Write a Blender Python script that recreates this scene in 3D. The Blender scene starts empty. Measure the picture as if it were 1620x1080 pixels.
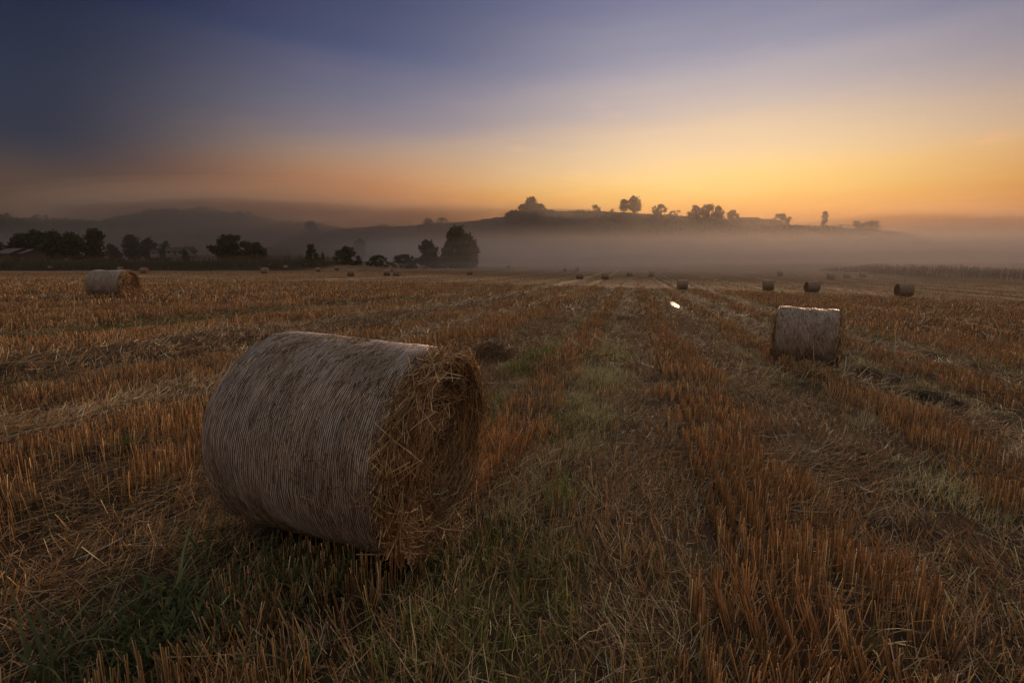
import bpy, math, random
import numpy as np
from mathutils import Vector, Matrix

scn = bpy.context.scene
COL = scn.collection
R = math.radians

# ------------------------------------------------------------------ camera
FPX, HY = 810.0, 415.0                       # focal length and eye-level row in photo pixels (1620 wide)
PITCH = math.atan((540 - HY) / FPX)
cam_d = bpy.data.cameras.new('camera')
cam_d.lens, cam_d.sensor_width, cam_d.sensor_fit = 18.0, 36.0, 'HORIZONTAL'
cam_d.clip_start, cam_d.clip_end = 0.05, 6000
cam = bpy.data.objects.new('camera', cam_d)
cam.location = (0, 0, 0)
cam.rotation_euler = (R(90) - PITCH, 0, 0)
COL.objects.link(cam)
scn.camera = cam

# ------------------------------------------------------------------ world
GLOW_AZ = R(21)                              # where the dawn glows, clockwise from +Y
w = bpy.data.worlds.new('World'); scn.world = w; w.use_nodes = True
nt = w.node_tree; N = nt.nodes; L = nt.links; N.clear()


def nd(tree, t, **kw):
    n = tree.nodes.new(t)
    for k, v in kw.items():
        setattr(n, k, v)
    return n


def lin(c, g=1.0):
    return tuple((((v / 255) / 12.92) if v / 255 <= .04045 else ((v / 255 + .055) / 1.055) ** 2.4) * g for v in c) + (1,)


def math_n(tree, op, a, b=None, c=None, clamp=False):
    n = tree.nodes.new('ShaderNodeMath'); n.operation = op; n.use_clamp = clamp
    for i, v in enumerate((a, b, c)):
        if v is None: continue
        if isinstance(v, (int, float)): n.inputs[i].default_value = v
        else: tree.links.new(v, n.inputs[i])
    return n.outputs[0]


def mixc(tree, fac, a, b, blend='MIX'):
    n = tree.nodes.new('ShaderNodeMix'); n.data_type = 'RGBA'; n.blend_type = blend
    for sock, v in ((n.inputs['Factor'], fac), (n.inputs['A'], a), (n.inputs['B'], b)):
        pass
    for idx, v in ((0, fac), (6, a), (7, b)):
        if isinstance(v, (int, float)): n.inputs[idx].default_value = v
        elif isinstance(v, tuple): n.inputs[idx].default_value = v
        else: tree.links.new(v, n.inputs[idx])
    return n.outputs[2]


def ramp(tree, fac, stops, interp='LINEAR'):
    n = tree.nodes.new('ShaderNodeValToRGB'); cr = n.color_ramp; cr.interpolation = interp
    while len(cr.elements) < len(stops): cr.elements.new(0.5)
    for e, (p, c) in zip(cr.elements, stops):
        e.position = p; e.color = c
    tree.links.new(fac, n.inputs[0])
    return n.outputs[0]


tc = nd(nt, 'ShaderNodeTexCoord')
sep = nd(nt, 'ShaderNodeSeparateXYZ'); L.new(tc.outputs['Generated'], sep.inputs[0])
el = math_n(nt, 'MULTIPLY', math_n(nt, 'ARCSINE', sep.outputs[2]), 180 / math.pi)
hl = math_n(nt, 'SQRT', math_n(nt, 'ADD', math_n(nt, 'ADD', math_n(nt, 'MULTIPLY', sep.outputs[0], sep.outputs[0]),
            math_n(nt, 'MULTIPLY', sep.outputs[1], sep.outputs[1])), 1e-6))
dot = math_n(nt, 'DIVIDE', math_n(nt, 'ADD', math_n(nt, 'MULTIPLY', sep.outputs[0], math.sin(GLOW_AZ)),
             math_n(nt, 'MULTIPLY', sep.outputs[1], math.cos(GLOW_AZ))), hl)
ang = math_n(nt, 'MULTIPLY', math_n(nt, 'ARCCOSINE', math_n(nt, 'MINIMUM', math_n(nt, 'MAXIMUM', dot, -.9999), .9999)), 180 / math.pi)
# slow unevenness of the high thin cloud
mp = nd(nt, 'ShaderNodeMapping'); mp.inputs['Scale'].default_value = (1.2, 1.2, 10); mp.inputs['Rotation'].default_value = (R(7), R(-9), 0)
L.new(tc.outputs['Generated'], mp.inputs[0])
ns = nd(nt, 'ShaderNodeTexNoise'); ns.inputs['Scale'].default_value = 1.6; ns.inputs['Detail'].default_value = 3
L.new(mp.outputs[0], ns.inputs['Vector'])
wob = math_n(nt, 'SUBTRACT', ns.outputs[0], .5)
t60 = math_n(nt, 'DIVIDE', math_n(nt, 'ADD', el, math_n(nt, 'MULTIPLY', wob, 3.6)), 60.0, clamp=True)
E60 = lambda e: e / 60.0
EXPO = 1.0                                   # camera exposure; the sky colours in view below are as they look in the picture
SG = 2 ** -EXPO


def sky_ramp(stops):
    return ramp(nt, t60, [(e / 60.0, lin(c, SG)) for e, c in stops], 'CARDINAL')


ZEN = [(42, (126, 125, 132)), (60, (166, 161, 157))]  # overhead sky out of view, brightened to add light on the ground
cG = sky_ramp([(0, (150, 92, 58)), (2.5, (190, 116, 64)), (5, (244, 166, 78)), (7, (255, 204, 116)), (10, (249, 210, 154)), (13.9, (215, 192, 172)), (18.1, (174, 167, 175)), (22.1, (134, 136, 160)), (28, (114, 117, 148))] + ZEN)
cM = sky_ramp([(0, (92, 60, 46)), (3, (126, 80, 54)), (5, (168, 104, 62)), (7.5, (186, 124, 80)), (10.6, (177, 143, 120)), (13.7, (137, 128, 138)), (19.3, (91, 97, 128)), (23.4, (69, 79, 112)), (30, (70, 79, 112))] + ZEN)
cL = sky_ramp([(0, (46, 38, 35)), (3, (60, 46, 40)), (5.6, (78, 61, 53)), (8, (58, 55, 62)), (10.3, (40, 48, 66)), (14.5, (34, 46, 68)), (18.1, (27, 40, 64)), (25, (34, 45, 72))] + ZEN)
cA = sky_ramp([(0, (118, 100, 88)), (5, (148, 126, 108)), (12, (154, 134, 118)), (22, (142, 130, 126))] + ZEN)  # sky behind the camera, lifted and warmed to light what faces it


def mr(v, a, b):
    n = nd(nt, 'ShaderNodeMapRange', interpolation_type='SMOOTHSTEP'); L.new(v, n.inputs[0])
    n.inputs[1].default_value = a; n.inputs[2].default_value = b
    return n.outputs[0]


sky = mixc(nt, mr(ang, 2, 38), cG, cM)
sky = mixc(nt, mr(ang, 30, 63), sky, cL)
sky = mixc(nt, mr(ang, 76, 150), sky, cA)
# wisp of cirrus, faint
mp2 = nd(nt, 'ShaderNodeMapping'); mp2.inputs['Scale'].default_value = (5, 5, 26); mp2.inputs['Rotation'].default_value = (0, R(4), 0)
L.new(tc.outputs['Generated'], mp2.inputs[0])
n2 = nd(nt, 'ShaderNodeTexNoise'); n2.inputs['Scale'].default_value = 1.3; n2.inputs['Detail'].default_value = 7; n2.inputs['Roughness'].default_value = .62
L.new(mp2.outputs[0], n2.inputs['Vector'])
wm = nd(nt, 'ShaderNodeMapRange'); L.new(n2.outputs[0], wm.inputs[0])
wm.inputs[1].default_value = .58; wm.inputs[2].default_value = .85; wm.inputs[3].default_value = 0; wm.inputs[4].default_value = .30
sky = mixc(nt, wm.outputs[0], sky, mixc(nt, 1.0, sky, (1.75, 1.35, 1.25, 1), 'MULTIPLY'))
nish = nd(nt, 'ShaderNodeTexSky', sky_type='NISHITA')
nish.sun_disc = False; nish.sun_elevation = R(1.0); nish.sun_rotation = GLOW_AZ; nish.dust_density = 2.0
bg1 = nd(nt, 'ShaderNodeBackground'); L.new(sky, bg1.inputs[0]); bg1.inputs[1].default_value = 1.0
bg2 = nd(nt, 'ShaderNodeBackground'); L.new(nish.outputs[0], bg2.inputs[0]); bg2.inputs[1].default_value = 0.0015
add = nd(nt, 'ShaderNodeAddShader'); L.new(bg1.outputs[0], add.inputs[0]); L.new(bg2.outputs[0], add.inputs[1])
wo = nd(nt, 'ShaderNodeOutputWorld'); L.new(add.outputs[0], wo.inputs[0])

# the sun is still at the horizon: only a broad weak warm light
sd = bpy.data.lights.new('sun', 'SUN'); sd.energy = 1.6; sd.angle = R(16); sd.color = (1, .62, .36)
sun = bpy.data.objects.new('sun', sd); COL.objects.link(sun)
SEL = R(9)
sdir = Vector((math.sin(GLOW_AZ) * math.cos(SEL), math.cos(GLOW_AZ) * math.cos(SEL), math.sin(SEL)))
sun.rotation_euler = sdir.to_track_quat('Z', 'Y').to_euler()

scn.view_settings.view_transform = 'Standard'; scn.view_settings.look = 'None'
scn.view_settings.exposure = EXPO; scn.view_settings.gamma = 1.0
scn.view_settings.use_curve_mapping = False
scn.render.engine = 'CYCLES'
cy = scn.cycles
cy.use_denoising = True; cy.denoiser = 'OPENIMAGEDENOISE'; cy.denoising_input_passes = 'RGB_ALBEDO_NORMAL'
cy.max_bounces = 7; cy.diffuse_bounces = 3; cy.volume_bounces = 4; cy.transparent_max_bounces = 8
cy.caustics_reflective = False; cy.caustics_refractive = False

# ------------------------------------------------------------------ helpers
rng = np.random.default_rng(11)


def mesh_np(name, V, faces, mats, col=None, fmat=None, smooth=False):
    """faces: list of int arrays (M,k)."""
    me = bpy.data.meshes.new(name)
    V = np.ascontiguousarray(V, np.float32)
    me.vertices.add(len(V)); me.vertices.foreach_set('co', V.ravel())
    faces = [np.asarray(f, np.int32) for f in faces if len(f)]
    tot = np.concatenate([np.full(len(f), f.shape[1], np.int32) for f in faces])
    idx = np.concatenate([f.ravel() for f in faces])
    me.loops.add(len(idx)); me.loops.foreach_set('vertex_index', idx)
    me.polygons.add(len(tot))
    st = np.zeros(len(tot), np.int32); st[1:] = np.cumsum(tot)[:-1]
    me.polygons.foreach_set('loop_start', st)
    for m in (mats if isinstance(mats, (list, tuple)) else [mats]):
        me.materials.append(m)
    if fmat is not None: me.polygons.foreach_set('material_index', np.asarray(fmat, np.int32))
    me.polygons.foreach_set('use_smooth', np.full(len(tot), smooth, bool))
    if col is not None:
        a = me.attributes.new('col', 'FLOAT_COLOR', 'POINT')
        c = np.ones((len(V), 4), np.float32); c[:, :3] = col
        a.data.foreach_set('color', c.ravel())
    me.update(calc_edges=True)
    return me


def obj(name, me, parent=None, loc=None, kind=None, label=None, cat=None, group=None):
    o = bpy.data.objects.new(name, me); COL.objects.link(o)
    if parent is not None: o.parent = parent
    if loc is not None: o.location = loc
    if kind: o['kind'] = kind
    if label: o['label'] = label
    if cat: o['category'] = cat
    if group: o['group'] = group
    return o


def vnoise(x, y, seed=0):
    x = np.asarray(x, float); y = np.asarray(y, float)
    xi = np.floor(x).astype(np.int64); yi = np.floor(y).astype(np.int64)
    fx = x - xi; fy = y - yi
    fx = fx * fx * (3 - 2 * fx); fy = fy * fy * (3 - 2 * fy)

    def h(i, j):
        n = (i * 374761393 + j * 668265263 + seed * 1442695041) & 0xffffffff
        n = ((n ^ (n >> 13)) * 1274126177) & 0xffffffff
        n = n ^ (n >> 16)
        return (n & 0xffff) / 65535.0
    a = h(xi, yi); b = h(xi + 1, yi); c = h(xi, yi + 1); d = h(xi + 1, yi + 1)
    return (a * (1 - fx) + b * fx) * (1 - fy) + (c * (1 - fx) + d * fx) * fy


def fbm(x, y, seed=0, o=3):
    s = 0; a = .5; t = 0
    for k in range(o):
        s = s + a * vnoise(x * 2 ** k, y * 2 ** k, seed + k * 17); t += a; a *= .5
    return s / t


def sstep(x, a, b):
    t = np.clip((x - a) / (b - a), 0, 1)
    return t * t * (3 - 2 * t)


# ------------------------------------------------------------------ terrain
CO = (-1.715, -1.339, -1.145, 1.514, .39, -2.079, -.241)
RAZ = R(13.2); SA, CA = math.sin(RAZ), math.cos(RAZ)


def uv(X, Y): return X * CA - Y * SA, X * SA + Y * CA


def xy(u, v): return u * CA + v * SA, -u * SA + v * CA


# strips of the field across the drilling rows: S standing stubble, L lying straw, G green weeds, P pale straw, D dark track
ST = [(-2.75, -2.15, 'L'), (-2.15, -1.72, 'G'), (-1.72, -.95, 'S'), (-.95, -.12, 'G'), (-.12, .45, 'L'), (.45, 1.5, 'S'), (1.5, 2.6, 'L'),
      (2.6, 3.1, 'G'), (3.1, 3.95, 'S'), (3.95, 4.35, 'P'), (4.35, 5.35, 'D'), (5.35, 5.8, 'G'), (5.8, 7.1, 'S'), (7.1, 7.5, 'P'), (7.5, 8.3, 'D'), (8.3, 9.0, 'G'), (9.0, 10.6, 'S'),
      (-3.5, -2.75, 'L'), (-5.0, -3.5, 'S'), (-5.75, -5.0, 'P'), (-7.1, -5.75, 'S'), (-7.7, -7.1, 'G'), (-8.8, -7.7, 'L'), (-9.6, -8.8, 'P'), (-11.6, -9.6, 'S'), (-13.6, -11.6, 'G'), (-15.6, -13.6, 'S')]
ST.sort()
rs = random.Random(5)
for sgn, e in ((-1, ST[0][0]), (1, ST[-1][1])):
    k = 0
    while abs(e) < 420:
        g = 1 + max(0, abs(e) - 30) / 60
        wd, t = ((rs.uniform(1.2, 2.4), 'S') if k % 2 == 0 else (rs.uniform(.4, 1.1), rs.choice('LPPGDL')))
        wd *= min(g, 2.5)
        ST.append((e - wd, e, t) if sgn < 0 else (e, e + wd, t)); e += sgn * wd; k += 1
ST.sort()
ST_E = np.array([s[0] for s in ST]); ST_W = np.array([s[1] - s[0] for s in ST]); ST_T = np.array(['SLGPD'.index(s[2]) for s in ST])


def strip(u, v):
    uu = u + (fbm(v / 2.5, u / 4 + 3.3, 5) - .5) * .6 + (vnoise(u / .5, v / .6, 9) - .5) * .45 + (vnoise(u / .2, v / .2, 19) - .5) * .2
    i = np.clip(np.searchsorted(ST_E, uu) - 1, 0, len(ST_E) - 1)
    return ST_T[i], (uu - ST_E[i]) / ST_W[i]


PUDDLES = []                                    # (x, y, z, half length, half width)


def tz0(X, Y):
    X = np.asarray(X, float); Y = np.asarray(Y, float)
    Yp = np.maximum(Y, 0)
    a = 1 - np.exp(-Yp / 30); b = np.tanh(X / 45); g = np.exp(-Yp / 150) * a
    z = CO[0] + CO[1] * a + CO[2] * b + CO[3] * a * b + CO[4] * g + CO[5] * g * b + CO[6] * np.tanh(X / 12) * np.exp(-(Yp / 30) ** 2)
    z = z + 1.0 * sstep(Y, 130, 250)
    z = z + 2.4 * sstep(Y, 146, 185) * sstep(-X, 35, 75)            # bank under the maize on the left
    z = z + 1.6 * sstep(Y - (X - 75) * -.15, 112, 135) * sstep(X, 68, 110) * (1 - sstep(Y, 240, 400))
    return z


def tz(X, Y, micro=True):
    z = tz0(X, Y)
    if micro:
        u, v = uv(np.asarray(X, float), np.asarray(Y, float))
        t, f = strip(u, v)
        prof = np.sin(np.clip(f, 0, 1) * math.pi)
        amp = np.array([.06, .0, .015, .15, -.28])[t]
        near = 1 - sstep(np.hypot(X, Y), 60, 140)
        z = z + amp * prof * near * np.minimum(ST_W[np.clip(np.searchsorted(ST_E, u) - 1, 0, len(ST_E) - 1)], 1.2)
        z = z + ((fbm(u / 1.6, v / 2.2, 21) - .5) * .16 + (vnoise(u / .22, v / .22, 31) - .5) * .035) * near
        for (px, py, pz, hl, hw) in PUDDLES:
            uu, vv = uv(np.asarray(X, float) - px, np.asarray(Y, float) - py)
            k = np.exp(-((uu / (hw * 1.6)) ** 2 + (vv / (hl * 1.5)) ** 2) ** 2)
            z = z * (1 - k) + (pz - .03) * k
    return z


def ray(px, py):
    uu = (540 - py) / FPX; x = (px - 810) / FPX
    c, s = math.cos(PITCH), math.sin(PITCH)
    den = c + uu * s
    return x / den, (-s + uu * c) / den          # X and Z per metre of Y


def at(px, py, Y):
    a, b = ray(px, py)
    return a * Y, Y, b * Y


def hit(px, py, lo=3, hi=330):
    a, b = ray(px, py)
    Y = np.linspace(lo, hi, 20000)
    k = np.nonzero(b * Y < tz0(a * Y, Y))[0]
    y = Y[k[0]] if len(k) else hi
    return a * y, y


for (px, py, hl, hw) in ((1067, 481, 2.3, .2), (998, 474.5, .5, .17)):
    X, Y = hit(px, py); PUDDLES.append((X, Y, float(tz0(X, Y)) - .02, hl, hw))

# ------------------------------------------------------------------ materials


def mat(name):
    m = bpy.data.materials.new(name); m.use_nodes = True
    t = m.node_tree; b = t.nodes['Principled BSDF']
    return m, t, b


def mat_col(name, rough=.75, spec=.25, sheen=0, noise=None, transl=False):
    """Colour comes from the per-stalk attribute of the mesh."""
    m, t, b = mat(name)
    a = nd(t, 'ShaderNodeAttribute', attribute_name='col')
    t.links.new(a.outputs[0], b.inputs['Base Color'])
    b.inputs['Roughness'].default_value = rough; b.inputs['Specular IOR Level'].default_value = spec
    if transl:
        tr = nd(t, 'ShaderNodeBsdfTranslucent'); t.links.new(a.outputs[0], tr.inputs[0])
        mx = nd(t, 'ShaderNodeMixShader'); mx.inputs[0].default_value = .3
        t.links.new(b.outputs[0], mx.inputs[1]); t.links.new(tr.outputs[0], mx.inputs[2])
        t.links.new(mx.outputs[0], t.nodes['Material Output'].inputs[0])
    return m


def mat_noise(name, c1, c2, scale, rough=.85, bump=0.0, detail=6, spec=.2):
    m, t, b = mat(name)
    tcn = nd(t, 'ShaderNodeTexCoord'); n = nd(t, 'ShaderNodeTexNoise')
    n.inputs['Scale'].default_value = scale; n.inputs['Detail'].default_value = detail; n.inputs['Roughness'].default_value = .65
    t.links.new(tcn.outputs['Object'], n.inputs['Vector'])
    c = ramp(t, n.outputs[0], [(.3, c1 + (1,)), (.7, c2 + (1,))])
    t.links.new(c, b.inputs['Base Color'])
    b.inputs['Roughness'].default_value = rough; b.inputs['Specular IOR Level'].default_value = spec
    if bump:
        bp = nd(t, 'ShaderNodeBump'); bp.inputs['Strength'].default_value = bump; bp.inputs['Distance'].default_value = .03
        t.links.new(n.outputs[0], bp.inputs['Height']); t.links.new(bp.outputs[0], b.inputs['Normal'])
    return m


M_STRAW = mat_col('straw_stalks', .6, .3)
M_STRAWB = mat_col('bale_straw', .65, .25)
M_LEAF = mat_col('grass_blades', .55, .35, transl=True)
M_NET = mat_col('net_threads', .38, .6)
M_CROWN = mat_col('tree_leaves', .7, .2, transl=True)
M_BARK = mat_noise('bark', (.035, .027, .02), (.07, .055, .042), 3, bump=.5)
M_HILL = mat_noise('hill_scrub', (.035, .036, .018), (.075, .062, .034), .05)
M_WALL = mat_noise('lime_render', (.24, .225, .205), (.30, .285, .265), .8)
M_BARN = mat_noise('weathered_boards', (.10, .07, .05), (.16, .11, .08), 2)
M_ROOF = mat_noise('clay_tiles', (.06, .04, .034), (.09, .06, .05), 4, bump=.4)
M_ROOFG = mat_noise('grey_roof_sheet', (.10, .085, .08), (.14, .125, .12), 2)
M_GLASS = mat_noise('dark_window_glass', (.02, .02, .025), (.03, .03, .035), 1, rough=.1, spec=.5)
M_WOOD = mat_noise('grey_posts', (.10, .08, .065), (.16, .13, .1), 3)

# ground: soil with chaff, tinted by the strip it belongs to
M_GROUND, t, b = mat('field_soil')
a = nd(t, 'ShaderNodeAttribute', attribute_name='col')
g = nd(t, 'ShaderNodeNewGeometry')
n1 = nd(t, 'ShaderNodeTexNoise'); n1.inputs['Scale'].default_value = 9; n1.inputs['Detail'].default_value = 8; n1.inputs['Roughness'].default_value = .7
n2_ = nd(t, 'ShaderNodeTexNoise'); n2_.inputs['Scale'].default_value = .7; n2_.inputs['Detail'].default_value = 5
mpg = nd(t, 'ShaderNodeMapping'); mpg.vector_type = 'TEXTURE'; mpg.inputs['Rotation'].default_value = (0, 0, -RAZ); mpg.inputs['Scale'].default_value = (1, 3.5, 1)
t.links.new(g.outputs['Position'], mpg.inputs[0])
t.links.new(g.outputs['Position'], n1.inputs['Vector']); t.links.new(mpg.outputs[0], n2_.inputs['Vector'])
k1 = ramp(t, n1.outputs[0], [(.3, (.45, .43, .4, 1)), (.7, (1.5, 1.45, 1.4, 1))])
k2 = ramp(t, n2_.outputs[0], [(.3, (.72, .7, .7, 1)), (.7, (1.3, 1.3, 1.28, 1))])
c = mixc(t, 1.0, mixc(t, 1.0, a.outputs[0], k1, 'MULTIPLY'), k2, 'MULTIPLY')
t.links.new(c, b.inputs['Base Color']); b.inputs['Roughness'].default_value = .9; b.inputs['Specular IOR Level'].default_value = .15
bp = nd(t, 'ShaderNodeBump'); bp.inputs['Strength'].default_value = .7; bp.inputs['Distance'].default_value = .03
t.links.new(n1.outputs[0], bp.inputs['Height']); t.links.new(bp.outputs[0], b.inputs['Normal'])

M_WATER, t, b = mat('puddle_water')
b.inputs['Base Color'].default_value = (.03, .025, .02, 1); b.inputs['Roughness'].default_value = .08; b.inputs['Specular IOR Level'].default_value = .6
wn = nd(t, 'ShaderNodeTexNoise'); wn.inputs['Scale'].default_value = 14; wg = nd(t, 'ShaderNodeNewGeometry'); t.links.new(wg.outputs['Position'], wn.inputs['Vector'])
bp = nd(t, 'ShaderNodeBump'); bp.inputs['Strength'].default_value = .05; bp.inputs['Distance'].default_value = .02
t.links.new(wn.outputs[0], bp.inputs['Height']); t.links.new(bp.outputs[0], b.inputs['Normal'])


def mat_volume(name, dens, col, aniso):
    m = bpy.data.materials.new(name); m.use_nodes = True; t = m.node_tree; t.nodes.clear()
    v = nd(t, 'ShaderNodeVolumePrincipled'); v.inputs['Color'].default_value = col + (1,)
    v.inputs['Density'].default_value = dens; v.inputs['Anisotropy'].default_value = aniso
    o = nd(t, 'ShaderNodeOutputMaterial'); t.links.new(v.outputs[0], o.inputs['Volume'])
    return m


# ------------------------------------------------------------------ ground sheet
def axis(parts):
    out = []
    for a0, a1, st in parts:
        out.append(np.arange(a0, a1, st))
    return np.concatenate(out)


def geo(a0, a1, n): return list(np.geomspace(a0, a1, n))


up = axis([(0, 14, .14), (14, 40, .33), (40, 120, 1.0), (120, 300, 3)]); up = np.concatenate([up, geo(300, 1230, 24)])
us = np.concatenate([-up[:0:-1], up])
vs = np.concatenate([-np.array(geo(4, 185, 12))[::-1], axis([(-3, 12, .17), (12, 40, .55), (40, 110, 1.8), (110, 260, 5)]), geo(260, 1250, 30)])
U, Vv = np.meshgrid(us, vs)
GX, GY = xy(U, Vv)
lim = 1240
GX = np.clip(GX, -lim, lim); GY = np.clip(GY, -190, 1340)
GZ = tz(GX, GY)
gt, gf = strip(U, Vv)
GC = np.array([(.052, .034, .020), (.050, .034, .021), (.046, .040, .022), (.10, .07, .042), (.034, .024, .017)])[gt]
dist = np.hypot(GX, GY)[..., None]
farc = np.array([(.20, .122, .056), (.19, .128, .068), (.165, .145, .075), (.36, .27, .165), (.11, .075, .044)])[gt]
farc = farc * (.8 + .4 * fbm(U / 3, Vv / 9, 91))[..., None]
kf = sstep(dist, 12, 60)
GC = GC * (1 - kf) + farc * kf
beyond = sstep(GY, 260, 330)[..., None]
GC = GC * (1 - beyond) + np.array((.07, .07, .035)) * beyond
mz = (sstep(GY, 146, 150) * sstep(-GX, 55, 66))[..., None]                   # soil darkened under the maize to close the gaps between plants
GC = GC * (1 - mz) + np.array((.03, .028, .014)) * mz
nv, nu = U.shape
ii = (np.arange(nv - 1)[:, None] * nu + np.arange(nu - 1)[None]).ravel()
F = np.stack([ii, ii + 1, ii + 1 + nu, ii + nu], 1)
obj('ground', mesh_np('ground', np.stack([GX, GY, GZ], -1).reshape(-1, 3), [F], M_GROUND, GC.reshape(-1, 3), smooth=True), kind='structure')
for i, (px, py, pz, hl, hw) in enumerate(PUDDLES):
    k = 26; th = np.linspace(0, 2 * math.pi, k, endpoint=False)
    rr = .75 + .5 * vnoise(th * 1.6 + i * 9, th * 0, 77)
    rr[-1] = (rr[-2] + rr[0]) / 2
    PX, PY = xy(np.cos(th) * hw * rr, np.sin(th) * hl * rr)
    Vp = np.concatenate([np.stack([PX, PY, np.full(k, .004)], 1), np.stack([PX * 1.02, PY * 1.02, np.full(k, -.02)], 1)])
    sd_ = np.stack([np.arange(k), (np.arange(k) + 1) % k, (np.arange(k) + 1) % k + k, np.arange(k) + k], 1)
    obj('puddle', mesh_np('puddle', Vp, [np.arange(k)[None], sd_], M_WATER), loc=(px, py, pz), kind='structure')


# ------------------------------------------------------------------ stalk geometry
def stalks(P, D, ln, r0, r1, sides=3, bend=None, cap=True):
    """Thin tapered prisms. P base, D unit direction, bend optional offset of the middle ring."""
    n = len(P)
    ref = np.where(np.abs(D[:, 2:3]) > .8, np.array([[1., 0, 0]]), np.array([[0, 0, 1.]]))
    A = np.cross(D, ref); A /= np.linalg.norm(A, axis=1, keepdims=True) + 1e-9
    B = np.cross(D, A)
    rings = [(P, r0), (P + D * ln[:, None], r1)]
    if bend is not None: rings.insert(1, (P + D * ln[:, None] * .5 + bend, (r0 + r1) * .5))
    ph = rng.uniform(0, 6.28, n)
    Vs = []
    for (Q, r) in rings:
        for k in range(sides):
            an = ph + 2 * math.pi * k / sides
            Vs.append(Q + (A * np.cos(an)[:, None] + B * np.sin(an)[:, None]) * np.broadcast_to(r, n)[:, None])
    m = len(rings) * sides
    V = np.stack(Vs, 1).reshape(-1, 3)
    base = np.arange(n)[:, None] * m
    if sides == 2:                                   # a flat straw, far off
        return V, [base + np.array([0, 1, 3, 2])], m
    fs = []
    for q in range(len(rings) - 1):
        for k in range(sides):
            k2 = (k + 1) % sides
            fs.append(base + np.array([q * sides + k, q * sides + k2, (q + 1) * sides + k2, (q + 1) * sides + k]))
    F4 = np.concatenate(fs)
    out = [F4]
    if cap and sides >= 3:
        out.append(base + np.arange(m - sides, m)[None])
    return V, out, m


def blades(P, az, ln, wd, lean, droop, segs=4):
    """Flat arching grass blades."""
    n = len(P)
    H = np.stack([np.cos(az), np.sin(az), np.zeros(n)], 1)
    S = np.stack([-np.sin(az), np.cos(az), np.zeros(n)], 1)
    Vs = []
    pos = P.copy(); angl = lean.copy()
    for k in range(segs + 1):
        t = k / segs
        ww = wd * (1 - t ** 1.7) * (.55 + .9 * min(t * 3, .5)) + .0004
        Vs += [pos - S * ww[:, None] * .5, pos + S * ww[:, None] * .5]
        pos = pos + (H * np.sin(angl)[:, None] + np.array([[0, 0, 1.]]) * np.cos(angl)[:, None]) * (ln / segs)[:, None]
        angl = angl + droop / segs
    m = 2 * (segs + 1)
    V = np.stack(Vs, 1).reshape(-1, 3)
    base = np.arange(n)[:, None] * m
    F4 = np.concatenate([base + np.array([2 * k, 2 * k + 1, 2 * k + 3, 2 * k + 2]) for k in range(segs)])
    return V, [F4], m


class Bag:
    def __init__(s): s.V = []; s.F = {}; s.C = []; s.n = 0

    def add(s, V, Fs, C):
        for f in Fs: s.F.setdefault(f.shape[1], []).append(f + s.n)
        s.V.append(V); s.C.append(C); s.n += len(V)

    def mesh(s, name, m, smooth=False):
        return mesh_np(name, np.concatenate(s.V), [np.concatenate(f) for f in s.F.values()], m, np.concatenate(s.C), smooth=smooth)


def rep(c, m): return np.repeat(c, m, axis=0)


def tone(n, cols, wts, var=.36):
    i = rng.choice(len(cols), n, p=np.array(wts) / sum(wts))
    c = np.array(cols)[i] * np.exp(rng.normal(0, var, (n, 1)))
    return np.clip(c, .003, .8)


def dirs(az, inc):
    return np.stack([np.cos(az) * np.sin(inc), np.sin(az) * np.sin(inc), np.cos(inc)], 1)


# bale list, used to keep stubble out of the bales
MAIN = dict(c=(-1.055, 3.261), z=-1.137, yaw=-.325, R=.641, L=1.205, tilt=.053)
BALE_FOOT = [(MAIN['c'][0], MAIN['c'][1], MAIN['yaw'], .64, .40)]
X, Y = hit(166, 474); LB = (X, Y + .55)
X, Y = hit(1287, 579); RB = (X, Y + .45)
BALE_FOOT += [(LB[0], LB[1], -.02, .62, .38), (RB[0], RB[1], -.50, .62, .38)]


def clear(X, Y):
    ok = np.ones(len(X), bool)
    for (bx, by, yw, hl, hw) in BALE_FOOT:
        dx, dy = X - bx, Y - by
        p = dx * math.cos(yw) + dy * math.sin(yw); q = -dx * math.sin(yw) + dy * math.cos(yw)
        ok &= ~((np.abs(p) < hl) & (np.abs(q) < hw))
    for (px, py, pz, hl, hw) in PUDDLES:
        a, b = uv(X - px, Y - py)
        ok &= ~((np.abs(a) < hw * 1.4) & (b < hl * 1.1) & (b > -hl - 2.2))
    return ok


def scatter(r0, r1, dens, half=56):
    area = R(2 * half) / 2 * (r1 * r1 - r0 * r0)
    n = int(area * dens)
    r = np.sqrt(rng.uniform(r0 * r0, r1 * r1, n)); th = rng.uniform(-R(half), R(half), n)
    return r * np.sin(th), r * np.cos(th)


STUB = [(.40, .225, .085), (.33, .18, .068), (.25, .135, .055), (.52, .35, .17), (.17, .10, .052)]
STUBW = [3, 3, 2, 1.4, 1.5]
LIT = [(.42, .28, .14), (.54, .38, .205), (.31, .195, .095), (.18, .11, .057), (.68, .52, .32)]
LITW = [2.5, 2, 3, 3, 1.1]
GRN = [(.16, .18, .04), (.22, .23, .06), (.10, .12, .03), (.32, .29, .11), (.18, .19, .07)]
GRNW = [3, 2, 2, 1, 2]
DEW = [(.40, .39, .21), (.52, .49, .28), (.30, .30, .14)]

stub, lit, grn = Bag(), Bag(), Bag()


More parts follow.
